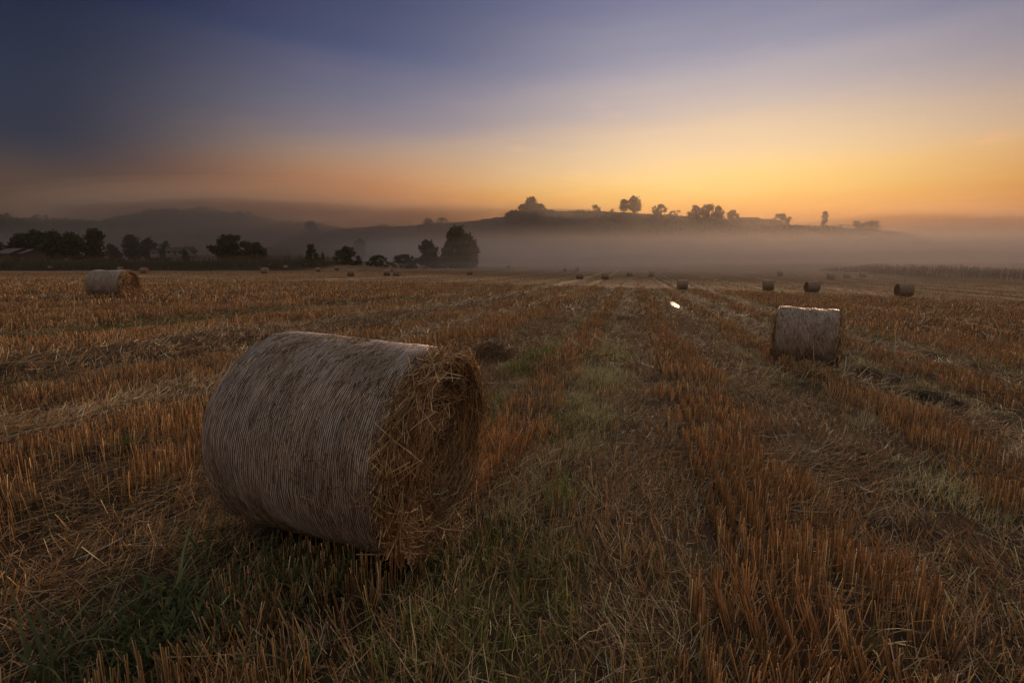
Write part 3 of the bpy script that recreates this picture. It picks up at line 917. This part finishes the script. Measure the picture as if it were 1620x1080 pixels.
def wood(label, hz, Y0, x0, x1, n, h, seed, size, back=60):
    r_ = np.random.default_rng(seed)
    X = r_.uniform(x0, x1, n); dY = -np.abs(r_.normal(0, back, n)); Y = Y0 + dY
    hh = h * (.15 + 1.1 * np.clip(fbm(X / 14, Y / 20, seed) * 2 - .55, 0, 1) + .5 * vnoise(X / 3.5, Y / 5, seed + 1))
    top = hz.surf(X, Y) - .6
    P = np.stack([X, Y, top + hh * r_.random(n) ** .6 - .4], 1)
    a_ = r_.normal(0, 1, (n, 3)); a_ /= np.linalg.norm(a_, axis=1, keepdims=True)
    b_ = np.cross(a_, r_.normal(0, 1, (n, 3))); b_ /= np.linalg.norm(b_, axis=1, keepdims=True)
    ls = size * r_.uniform(.5, 1.3, n)
    V = np.stack([P - a_ * ls[:, None], P + b_ * ls[:, None] * .6, P + a_ * ls[:, None], P - b_ * ls[:, None] * .6], 1).reshape(-1, 3)
    C = np.array([(.035, .05, .018), (.05, .065, .022), (.028, .038, .016)])[r_.integers(0, 3, n)]
    obj('hill_wood', mesh_np('hill_wood', V, [np.arange(n)[:, None] * 4 + np.arange(4)], M_CROWN, np.repeat(C, 4, 0)), kind='stuff', label=label, cat='wood')


# ------------------------------------------------------------------ trees
def tube(bag, pts, rads, col, sides=6):
    pts = np.array(pts, float); n = len(pts)
    Vs = []
    for i in range(n):
        d = pts[min(i + 1, n - 1)] - pts[max(i - 1, 0)]; d /= np.linalg.norm(d) + 1e-9
        ref = np.array([1., 0, 0]) if abs(d[2]) > .8 else np.array([0, 0, 1.])
        a_ = np.cross(d, ref); a_ /= np.linalg.norm(a_); b_ = np.cross(d, a_)
        an = np.arange(sides) * 2 * math.pi / sides
        Vs.append(pts[i] + rads[i] * (np.cos(an)[:, None] * a_ + np.sin(an)[:, None] * b_))
    k = np.arange(sides); k2 = (k + 1) % sides
    F = np.concatenate([np.stack([i * sides + k, i * sides + k2, (i + 1) * sides + k2, (i + 1) * sides + k], 1) for i in range(n - 1)])
    bag.add(np.concatenate(Vs), [F], np.tile(col, (n * sides, 1)))


TREE_GREEN = [(.035, .05, .018), (.05, .065, .022), (.028, .038, .016), (.065, .075, .03)]


def tree(name, label, cat, px, ytop, ybase, wpx, Y, shape='round', nleaf=2200, seed=1, group=None, base=None, trunk=.05, dens=1.0, leaf=None):
    r_ = np.random.default_rng(seed)
    X, _, zt = at(px, ytop, Y); X0 = X
    zb = float(tz0(X, Y)) if base is None else base
    H = zt - zb
    Wd = wpx / FPX * Y * .5 * 1.15
    e = obj(name, None, label=label, cat=cat, group=group); e.location = (X0, Y, zb - .1)
    e.empty_display_size = 1
    tb = Bag(); bark = (.05, .04, .03)
    top = H * .8
    bend = r_.normal(0, .03 * H, 2)
    tube(tb, [(0, 0, -.2), (bend[0] * .3, bend[1] * .3, top * .4), (bend[0], bend[1], top)], [H * .028, H * .02, H * .006], bark)
    lo = H * trunk
    nb_ = {'round': 46, 'tall': 30, 'bush': 34, 'spiky': 30, 'hedge': 40, 'multi': 34, 'poplar': 18}[shape]
    cen, rad = [], []
    for k in range(nb_):
        t = r_.random(); th = r_.uniform(0, 6.28); q = math.sqrt(r_.random())
        if shape == 'round':
            z = lo + (H - lo) * (.06 + .86 * t); prof = math.sin(math.pi * min(1, .24 + .72 * t)) ** .55
            br = H * r_.uniform(.09, .17)
        elif shape in ('bush', 'hedge'):
            z = H * (.05 + .82 * t); prof = math.sqrt(max(.06, 1 - (.92 * t) ** 2.2)); br = H * r_.uniform(.10, .2)
        elif shape == 'spiky':
            z = H * (.05 + .85 * t); prof = .3 + .7 * (1 - t); br = H * r_.uniform(.07, .12)
        elif shape in ('tall', 'poplar'):
            z = lo + (H - lo) * (.05 + .9 * t); prof = math.sin(math.pi * (.1 + .85 * t)) ** .6; br = Wd * r_.uniform(.35, .6)
        else:
            z = lo + (H - lo) * (.06 + .84 * t); prof = math.sin(math.pi * (.22 + .73 * t)) ** .5; br = H * r_.uniform(.11, .19)
        br = min(br, Wd * .75)
        R0 = max(0, Wd * prof - br * .8)
        c_ = np.array([math.cos(th) * q * R0 + bend[0] * t, math.sin(th) * q * R0 * .9 + bend[1] * t, min(z, H - br * .55)])
        cen.append(c_); rad.append(br)
        tube(tb, [(bend[0] * .3, bend[1] * .3, max(.1, c_[2] * .45)), tuple(c_ * np.array([.6, .6, 1]) * np.array([1, 1, .85])), tuple(c_)], [H * .011, H * .007, H * .003], bark, 4)
    # a top blob to give the height
    cen.append(np.array([bend[0], bend[1], H - Wd * .22])); rad.append(min(Wd * .3, H * .14))
    cen = np.array(cen); rad = np.array(rad)
    n = int(nleaf * 1.6 * dens)
    i = r_.choice(len(cen), n, p=rad ** 2 / (rad ** 2).sum())
    d = r_.normal(0, 1, (n, 3)); d /= np.linalg.norm(d, axis=1, keepdims=True)
    P = cen[i] + d * (rad[i] * r_.uniform(.1, 1.0, n) ** .45 * np.where(r_.random(n) < .22, r_.uniform(1, 1.6, n), 1))[:, None] * np.array([1, 1, .85])
    P[:, 2] = np.maximum(P[:, 2], .1)
    ls = (leaf or H * .047) * r_.uniform(.6, 1.4, n)
    a_ = r_.normal(0, 1, (n, 3)); a_ /= np.linalg.norm(a_, axis=1, keepdims=True)
    b_ = np.cross(a_, r_.normal(0, 1, (n, 3))); b_ /= np.linalg.norm(b_, axis=1, keepdims=True)
    V = np.stack([P - a_ * ls[:, None], P + b_ * ls[:, None] * .55, P + a_ * ls[:, None], P - b_ * ls[:, None] * .55], 1).reshape(-1, 3)
    Fq = np.arange(n)[:, None] * 4 + np.arange(4)
    C = np.array(TREE_GREEN)[r_.integers(0, 4, n)] * (.75 + .5 * r_.random(len(cen))[i])[:, None]
    obj('trunk', tb.mesh('trunk', M_BARK), e)
    obj('crown', mesh_np('crown', V, [Fq], M_CROWN, np.repeat(C, 4, 0)), e)
    return e


GA = 'trees behind the maize'; GB = 'trees along the field edge'; GC_ = 'trees on the hill crest'; GD = 'faint trees in the mist on the left ridge'
wood('low scrub and hedges covering the crest of the near hill', hillR, HR_Y, ray(560, 350)[0] * HR_Y, ray(1430, 350)[0] * HR_Y, 17000, 1.6, 5, .95, 25)
wood('dim woodland along the top of the far left hill', hillL, HL_Y, ray(-150, 350)[0] * HL_Y, ray(620, 380)[0] * HL_Y, 19000, 5.0, 6, 1.6, 35)
# left wood
tree('deciduous_tree', 'dark tree cut by the left edge of the view', 'tree', -6, 382, 402, 40, 205, 'round', 1800, 1, GA)
tree('deciduous_tree', 'low dark tree at the left end of the dark group behind the maize', 'tree', 34, 369, 402, 38, 205, 'round', 2400, 2, GA)
tree('deciduous_tree', 'highest left tree of the dark group behind the maize', 'tree', 54, 363.5, 402, 36, 208, 'round', 2600, 3, GA)
tree('deciduous_tree', 'middle tree of the dark group behind the maize', 'tree', 84, 367.5, 402, 36, 206, 'round', 2400, 4, GA)
tree('deciduous_tree', 'broad tree right of the middle of the dark group behind the maize', 'tree', 110, 367, 402, 44, 207, 'round', 2600, 5, GA)
tree('deciduous_tree', 'narrow tall tree at the right end of the dark group behind the maize', 'tree', 145, 363, 402, 29, 204, 'tall', 2400, 6, GA)
tree('deciduous_tree', 'faint tree between the dark group and the white house', 'tree', 176, 385, 402, 26, 290, 'bush', 1100, 7, GA)
tree('deciduous_tree', 'faint high tree left of the white house', 'tree', 209, 372, 402, 28, 300, 'round', 1400, 8, GA)
tree('deciduous_tree', 'faint rounded tree close to the left of the white house', 'tree', 234, 378, 402, 30, 300, 'round', 1400, 9, GA)
tree('deciduous_tree', 'faint small tree right in front of the white house', 'tree', 293, 394, 403, 12, 285, 'bush', 700, 10, GA)
tree('deciduous_tree', 'faint small tree with its top beside the roof of the white house', 'tree', 260, 381, 402, 20, 310, 'round', 900, 11, GA)
# bushes and trees by the field
tree('broad_bush', 'broad dark round tree, left half of the pair behind the maize', 'tree', 362, 371, 404, 56, 192, 'round', 3600, 12, GB, trunk=.05)
tree('broad_bush', 'lower dark bush sloping down on the right of the broad tree', 'bush', 398, 382, 405, 44, 192, 'bush', 2800, 13, GB)
tree('pointed_shrub', 'pointed ragged shrub at the end of the maize', 'shrub', 491, 386, 412, 30, 172, 'spiky', 1900, 14, GB)
tree('pointed_shrub', 'thin small sapling right of the pointed shrub', 'shrub', 511, 398, 414, 6, 172, 'poplar', 300, 15, GB)
tree('round_bush', 'round dark bush alone right of the maize end', 'bush', 549, 389, 418, 42, 185, 'bush', 3000, 16, GB)
tree('deciduous_tree', 'misty grey tree rising behind the round bush', 'tree', 568, 378, 405, 20, 330, 'tall', 1300, 17, GB)
tree('hedge_bush', 'low flat hedge bush right of the round bush', 'bush', 597, 402.5, 419, 38, 190, 'hedge', 2200, 18, GB)
tree('hedge_bush', 'low flat hedge bush joining the small round tree', 'bush', 640, 400.5, 419, 46, 192, 'hedge', 2400, 19, GB)
tree('deciduous_tree', 'small round dark tree left of the tallest tree', 'tree', 676, 381, 419, 37, 196, 'round', 3200, 20, GB, trunk=.06)
tree('deciduous_tree', 'tallest dark tree at the edge of the field', 'tree', 723, 360, 420, 54, 200, 'round', 5200, 21, GB, trunk=.05)
tree('deciduous_tree', 'paler bush leaning on the right of the tallest tree', 'bush', 748, 381, 420, 22, 206, 'tall', 1600, 22, GB, trunk=.03)
tree('hedge_bush', 'low bush between the small round tree and the tallest tree', 'bush', 694, 405, 419, 24, 198, 'hedge', 1200, 23, GB)


def crest(name, label, cat, px, ytop, wpx, shape, nleaf, seed, Y=HR_Y, hz=hillR, group=GC_, **kw):
    X = ray(px, 350)[0] * Y
    return tree(name, label, cat, px, ytop, 0, wpx, Y, shape, nleaf, seed, group, base=float(hz.surf(X, np.array(float(Y)))) - .5, **kw)


crest('deciduous_tree', 'highest tree of the large dark mass at the left end of the crest', 'tree', 842, 312, 25, 'multi', 2600, 31, Y=424, trunk=.02)
crest('deciduous_tree', 'right flank tree of the large dark mass, touching the crest fence', 'tree', 855, 322, 20, 'round', 1800, 32, Y=428, trunk=.02)
crest('deciduous_tree', 'second highest tree of the large dark mass, left of the highest', 'tree', 826, 323, 26, 'round', 2200, 30, Y=422, trunk=.02)
crest('deciduous_tree', 'low outermost left tree of the large dark mass on the crest', 'tree', 809, 332, 24, 'bush', 1800, 29, Y=418, trunk=.02)
crest('deciduous_tree', 'small round tree at the right end of the crest fence', 'tree', 943, 323, 17, 'bush', 1100, 33)
crest('deciduous_tree', 'smaller left one of the twin trees on the crest', 'tree', 987, 316, 14, 'tall', 900, 34, trunk=.1)
crest('deciduous_tree', 'taller right one of the twin trees on the crest', 'tree', 1003, 309.5, 24, 'multi', 1500, 35, trunk=.12)
crest('deciduous_tree', 'tiny bush left of the twin trees on the crest', 'bush', 969, 329, 8, 'bush', 400, 36)
crest('deciduous_tree', 'tree with a low right shoulder right of the twin trees', 'tree', 1042, 322.5, 25, 'multi', 1300, 37)
crest('deciduous_tree', 'low bush filling the crest right of the shouldered tree', 'bush', 1068, 332, 32, 'bush', 1000, 38)
crest('deciduous_tree', 'left tree of the broad crest group', 'tree', 1102, 324, 26, 'multi', 1400, 39, trunk=.06)
crest('deciduous_tree', 'middle tree of the broad crest group', 'tree', 1123, 322.5, 28, 'multi', 1500, 40, trunk=.06)
crest('deciduous_tree', 'right tree of the broad crest group', 'tree', 1138, 325.5, 18, 'multi', 1100, 41, trunk=.06)
crest('deciduous_tree', 'single round tree left of the long crest barn', 'tree', 1158, 331, 23, 'bush', 1300, 42)
crest('deciduous_tree', 'round tree right of the long crest barn', 'tree', 1236, 337, 31, 'bush', 1500, 43)
crest('poplar_tree', 'slim poplar standing alone on the crest', 'tree', 1305, 335.5, 9.5, 'poplar', 900, 44, trunk=.12)
crest('deciduous_tree', 'low rounded bush left of the slim poplar', 'bush', 1270, 354, 34, 'bush', 800, 45)
crest('deciduous_tree', 'low broad bush right of the slim poplar', 'bush', 1330, 353, 34, 'bush', 800, 46)
crest('deciduous_tree', 'faint tree left of the last tree on the crest', 'tree', 1356, 349, 18, 'bush', 800, 47)
crest('deciduous_tree', 'last faint round tree at the right end of the crest', 'tree', 1378, 347, 30, 'bush', 1200, 48)
# misty ridge behind the field edge
for i, (px, yt, wp, sh, lab) in enumerate([(492, 349, 24, 'bush', 'faint misty tree on the ridge above the pointed shrub'),
                                           (604, 354, 26, 'bush', 'faint misty bush on the ridge above the flat hedge'),
                                           (652, 357, 16, 'bush', 'faint misty low bush left of the paired ridge trees'),
                                           (677, 345, 22, 'round', 'left one of two misty ridge trees above the small round tree'),
                                           (699, 344, 20, 'round', 'right one of two misty ridge trees above the small round tree')]):
    crest('deciduous_tree', lab, 'tree', px, yt, wp, sh, 1100, 60 + i, group=GD)
for i, (px, yt, wp, lab) in enumerate([(9, 337, 18, 'faint round tree at the left end of the far hill'), (38, 343, 16, 'low faint tree second from the left on the far hill'), (59, 338.5, 22, 'broad faint tree in the middle of the far left hill'),
                                       (73, 339, 4, 'thin pointed faint tree on the far left hill'), (84, 343, 14, 'small faint tree right of the thin pointed one on the far hill')]):
    crest('deciduous_tree', lab, 'tree', px, yt, wp, 'bush' if wp > 5 else 'poplar', 900, 70 + i, HL_Y, hillL, 'faint trees on the far left hill')


# ------------------------------------------------------------------ maize
def maize(label, pts, rows, rowstep, h, seed, spacing=.22, taper=False):
    r_ = np.random.default_rng(seed)
    bg = Bag()
    for q in range(rows):
        for (xa, ya), (xb, yb) in zip(pts[:-1], pts[1:]):
            Ls = math.hypot(xb - xa, yb - ya); n = int(Ls / spacing)
            t = r_.random(n)
            X = xa + (xb - xa) * t + r_.normal(0, .08, n); Y = ya + (yb - ya) * t + q * rowstep + r_.normal(0, .1, n)
            hh = h * r_.uniform(.8, 1.12, n) * (.8 + .4 * vnoise(X / 6, Y / 6, 3))
            if taper and xa == pts[0][0]: hh = hh * (.25 + .75 * t)
            P = np.stack([X, Y, tz0(X, Y) - .05], 1)
            V, Fs, m = stalks(P, dirs(r_.uniform(0, 6.28, n), np.abs(r_.normal(0, .06, n))), hh, np.full(n, .022), np.full(n, .012), 3, None, False)
            bg.add(V, Fs, rep(np.tile((.07, .06, .025), (n, 1)) * r_.uniform(.7, 1.2, (n, 1)), m))
            for lv in range(5):
                Pl = P + np.array([[0, 0, 1.]]) * (hh * (.22 + .16 * lv))[:, None]
                V, Fs, m = blades(Pl, r_.uniform(0, 6.28, n), r_.uniform(.5, .85, n), np.full(n, .11), r_.uniform(.25, .6, n), r_.uniform(1.0, 1.9, n), 2)
                bg.add(V, Fs, rep(np.array([(.05, .062, .02), (.07, .07, .025), (.04, .05, .018)])[r_.integers(0, 3, n)], m))
            V, Fs, m = blades(P + np.array([[0, 0, 1.]]) * (hh * .95)[:, None], r_.uniform(0, 6.28, n), np.full(n, .35), np.full(n, .12), r_.uniform(0, .4, n), np.full(n, .4), 2)
            bg.add(V, Fs, rep(np.tile((.15, .075, .045), (n, 1)) * r_.uniform(.7, 1.3, (n, 1)), m))
    obj('maize_crop', bg.mesh('maize_crop', M_LEAF), kind='stuff', label=label, cat='maize')


p0 = at(-120, 424, 147); p1 = at(300, 424, 150); p2 = at(515, 421, 160)
maize('dark standing maize crop along the left edge of the field', [p0[:2], p1[:2], p2[:2]], 12, 2.4, 2.5, 4, .36)
q0 = hit(1395, 434); q1 = hit(1490, 441); q2 = hit(1700, 444)
maize('low misty crop rising along the right edge of the field', [(q0[0], q0[1] + 6), (q1[0], q1[1] + 2), (q2[0], q2[1])], 11, 2.0, 1.7, 5, .32, True)


# ------------------------------------------------------------------ buildings
def box(V0, V1):
    (x0, y0, z0), (x1, y1, z1) = V0, V1
    V = np.array([(x0, y0, z0), (x1, y0, z0), (x1, y1, z0), (x0, y1, z0), (x0, y0, z1), (x1, y0, z1), (x1, y1, z1), (x0, y1, z1)], float)
    F = np.array([(0, 3, 2, 1), (4, 5, 6, 7), (0, 1, 5, 4), (1, 2, 6, 5), (2, 3, 7, 6), (3, 0, 4, 7)])
    return V, F


def house(label, name, loc, rz, lx, ly, wall, roofh, mw, mr_, wins=(), doors=()):
    e = obj(name, None, label=label, cat='house' if name == 'farm_house' else 'barn'); e.location = loc; e.rotation_euler = (0, 0, rz)
    # walls with gables (ridge along X)
    V, F = box((-lx / 2, -ly / 2, -1.5), (lx / 2, ly / 2, wall))
    V = np.concatenate([V, [(-lx / 2, 0, wall + roofh), (lx / 2, 0, wall + roofh)]])
    T = np.array([(4, 8, 7), (5, 6, 9)])
    obj('wall', mesh_np('wall', V, [F[[0, 2, 3, 4, 5]], T], mw), e)
    o_ = .5; th = .18
    k = roofh / (ly / 2)
    Vr = []
    for sx in (-1, 1):
        x = sx * (lx / 2 + o_)
        Vr += [(x, -ly / 2 - o_, wall - o_ * k + .03), (x, 0, wall + roofh + .03), (x, ly / 2 + o_, wall - o_ * k + .03),
               (x, -ly / 2 - o_, wall - o_ * k + th), (x, 0, wall + roofh + th + .05), (x, ly / 2 + o_, wall - o_ * k + th)]
    Fr = np.array([(3, 4, 10, 9), (4, 5, 11, 10), (0, 6, 7, 1), (1, 7, 8, 2), (0, 3, 9, 6), (2, 8, 11, 5), (0, 1, 4, 3), (1, 2, 5, 4), (6, 9, 10, 7), (7, 10, 11, 8)])
    obj('roof', mesh_np('roof', np.array(Vr), [Fr], mr_), e)
    for (face, a_, z0, w_, h_) in wins:
        if face == 'f': V, F = box((a_ - w_ / 2, -ly / 2 - .06, z0), (a_ + w_ / 2, -ly / 2 + .05, z0 + h_))
        else: V, F = box((lx / 2 - .05, a_ - w_ / 2, z0), (lx / 2 + .06, a_ + w_ / 2, z0 + h_))
        obj('window', mesh_np('window', V, [F], M_GLASS), e)
    for (a_, w_, h_) in doors:
        V, F = box((a_ - w_ / 2, -ly / 2 - .07, 0), (a_ + w_ / 2, -ly / 2 + .05, h_))
        obj('door', mesh_np('door', V, [F], M_BARN), e)
    return e


def gz(px, Y): X = ray(px, 400)[0] * Y; return (X, Y, float(tz0(X, Y)))


X, Y, z = gz(280, 295); house('small pale farmhouse half hidden by faint trees beyond the maize', 'farm_house', (X, Y, at(280, 404, 295)[2]), .25, 9, 6.5, 2.3, 2.1, M_WALL, M_ROOF,
                              [('f', -3, 1, 1, 1.3), ('f', 2.6, 1, 1, 1.3)], [(0, 1.1, 2.1)])
X, Y, z = gz(301, 290); house('small white gabled shed right of the pale farmhouse', 'farm_house', (X, Y, at(301, 404, 290)[2]), 1.4, 5, 4.5, 2.6, 2.0, M_WALL, M_ROOF, [('f', 0, .9, .9, 1)])
X, Y, z = gz(245, 296); house('small pale hut left of the farmhouse, low in the haze', 'farm_house', (X, Y, at(245, 404, 296)[2]), .1, 3.4, 3, 1.8, 1.3, M_WALL, M_ROOF, [('f', 0, .7, .7, .8)])
X, Y, z = gz(24, 186); house('long low barn roof at the far left above the maize', 'field_barn', (X, Y, at(24, 407, 186)[2]), -.5, 13, 7, 1.3, 1.6, M_BARN, M_ROOFG, [('f', -2, .3, 1, .7)], [(2, 2, 1.2)])
X, Y, z = gz(48, 184); house('second low barn roof right of the long barn above the maize', 'field_barn', (X, Y, at(48, 406, 184)[2]), -.5, 7, 6, 1.1, 1.3, M_BARN, M_ROOFG, [('f', -1, .3, .8, .6)], [(1.6, 1.6, 1.0)])
for (xa, xb, yt, lab) in ((1168, 1200, 344, 'long low barn on the hill crest between round trees'), (1199, 1226, 346.5, 'lower barn wing on the crest touching the right round tree')):
    a0 = at(xa, yt, HR_Y + 4); b0 = at(xb, yt, HR_Y + 4); cx_ = (a0[0] + b0[0]) / 2
    zg = float(hillR(cx_)) - .6
    hgt = a0[2] - zg
    house(lab, 'crest_barn', (cx_, HR_Y + 4, zg), 0, b0[0] - a0[0] - 1, 9, hgt * .55, hgt * .42, M_BARN, M_ROOFG, [('f', -4, hgt * .2, 1.4, 1), ('f', 4, hgt * .2, 1.4, 1)], [(0, 2.4, hgt * .4)])

# fence on the crest
e = obj('crest_fence', None, label='row of pale posts along the hill crest between two trees', cat='fence')
xa = ray(862, 334)[0] * HR_Y; xb = ray(934, 334)[0] * HR_Y
e.location = (xa, HR_Y - 1, 0)
V, F = box((-.17, -.17, -.8), (.17, .17, 1.7)); V[4:, :2] *= .8
post_me = mesh_np('post', V, [F], M_WOOD)
k = 30
for i in range(k):
    x = (xb - xa) * i / (k - 1)
    o = obj('post', post_me, e, (x, rng.normal(0, .1), float(hillR(xa + x)) + rng.uniform(-.2, .25)))
for zz in (.5, 1.1):
    tb = Bag()
    xs = np.linspace(0, xb - xa, 24)
    tube(tb, [(x, -.02, float(hillR(xa + x)) + zz) for x in xs], [.06] * 24, (.1, .08, .06), 4)
    obj('rail', tb.mesh('rail', M_WOOD), e)


# ------------------------------------------------------------------ haze and mist
def solid(name, V, F, m, label):
    me = mesh_np(name, V, [F], m)
    return obj(name, me, kind='stuff', label=label, cat='mist')


HZ = mat_volume('haze_air', .00016, (.8, .74, .7), .55)
V, F = box((-1300, -260, -9), (1300, 1420, 82))
solid('haze', V, F, HZ, 'thin dawn haze filling the whole valley')


def ellipsoid(name, c, r, m, label, seed=0, nu=36, nv=13):
    th = np.linspace(0, 2 * math.pi, nu, endpoint=False); ph = np.linspace(-math.pi / 2, math.pi / 2, nv + 2)[1:-1]
    T, Pp = np.meshgrid(th, ph)
    x, y, z = np.cos(T) * np.cos(Pp), np.sin(T) * np.cos(Pp), np.sin(Pp)
    k = 1 + (fbm(x * 2 + 9, y * 2 + z + 4, seed) - .5) * .35
    V = np.stack([c[0] + x * r[0] * k, c[1] + y * r[1] * k, c[2] + z * r[2] * k], -1).reshape(-1, 3)
    V = np.concatenate([V, [(c[0], c[1], c[2] - r[2]), (c[0], c[1], c[2] + r[2])]])
    ii = np.arange(nv - 1)[:, None] * nu; q = np.arange(nu); q2 = (q + 1) % nu
    F4 = np.stack([ii + q, ii + q2, ii + nu + q2, ii + nu + q], -1).reshape(-1, 4)
    n = nv * nu
    T1 = np.stack([np.full(nu, n), q2, q], 1); T2 = np.stack([np.full(nu, n + 1), q + n - nu, q2 + n - nu], 1)
    me = mesh_np(name, V, [F4, T1, T2], m, smooth=True)
    return obj(name, me, kind='stuff', label=label, cat='mist')



def bank(label, c, r, dens, col, g, seed, layers=9):
    """A mist bank with soft edges: nested closed bodies of thin even air."""
    m = mat_volume('mist_air', dens / layers, col, g)
    for k in range(layers):
        q = .45 + .55 * (k + 1) / layers
        ellipsoid('mist_bank', (c[0] + (k - layers / 2) * r[0] * .012, c[1], c[2]), (r[0] * q, r[1] * q, r[2] * (.12 + .88 * (k + 1) / layers)), m, label[k] if isinstance(label, list) else label, seed + k)


PALE = (.60, .51, .44)
MV = mat_volume('valley_mist_air', .0017, (.985, .88, .78), .55)
for k in range(9):                                # low mist in layers: thickest at the ground, each higher sheet starts farther off
    q = k * 15.0
    P2 = [(45 + q * .3, 62 + q), (-14 - q * .35, 128 + q), (-250 - q * .2, 500), (-60, 545), (620, 545), (640, 300), (330 + q, 90 + q)][::-1]
    zt = .8 + k * 1.9
    n_ = len(P2)
    V = np.array([(x, y, -8.6) for x, y in P2] + [(x, y, zt + .8 * math.sin(i * 2.1 + k)) for i, (x, y) in enumerate(P2)])
    i_ = np.arange(n_); j_ = (i_ + 1) % n_
    obj('mist_bank', mesh_np('mist_bank', V, [np.stack([i_, j_, j_ + n_, i_ + n_], 1), i_[None, ::-1], (i_ + n_)[None]], MV), kind='stuff', label='bright low mist lying in the valley before the hill', cat='mist')
bank('tall pale mist at the right end of the hill', at(1560, 390, 400), (190, 130, 30), .008, (.78, .67, .58), .5, 24)
bank('mist wrapped round the left shoulder of the near hill', at(640, 376, 385), (145, 60, 27), .012, (.58, .50, .44), .45, 64)
bank('long brown mist curtain hanging before the hill', (110, 390, 14), (470, 55, 46), .0075, (.82, .68, .58), .4, 74)
bank('grey mist in the hollow behind the trees on the left', (-260, 400, 2), (340, 140, 34), .007, (.58, .51, .46), .4, 34)
bank('dark drifting mist veil over the left hill', at(370, 332, 510), (250, 75, 31), .012, (.55, .49, .46), .3, 44)
bank('thin dark mist veil behind the trees on the crest', at(820, 336, 560), (130, 50, 13), .006, (.55, .49, .46), .3, 54)
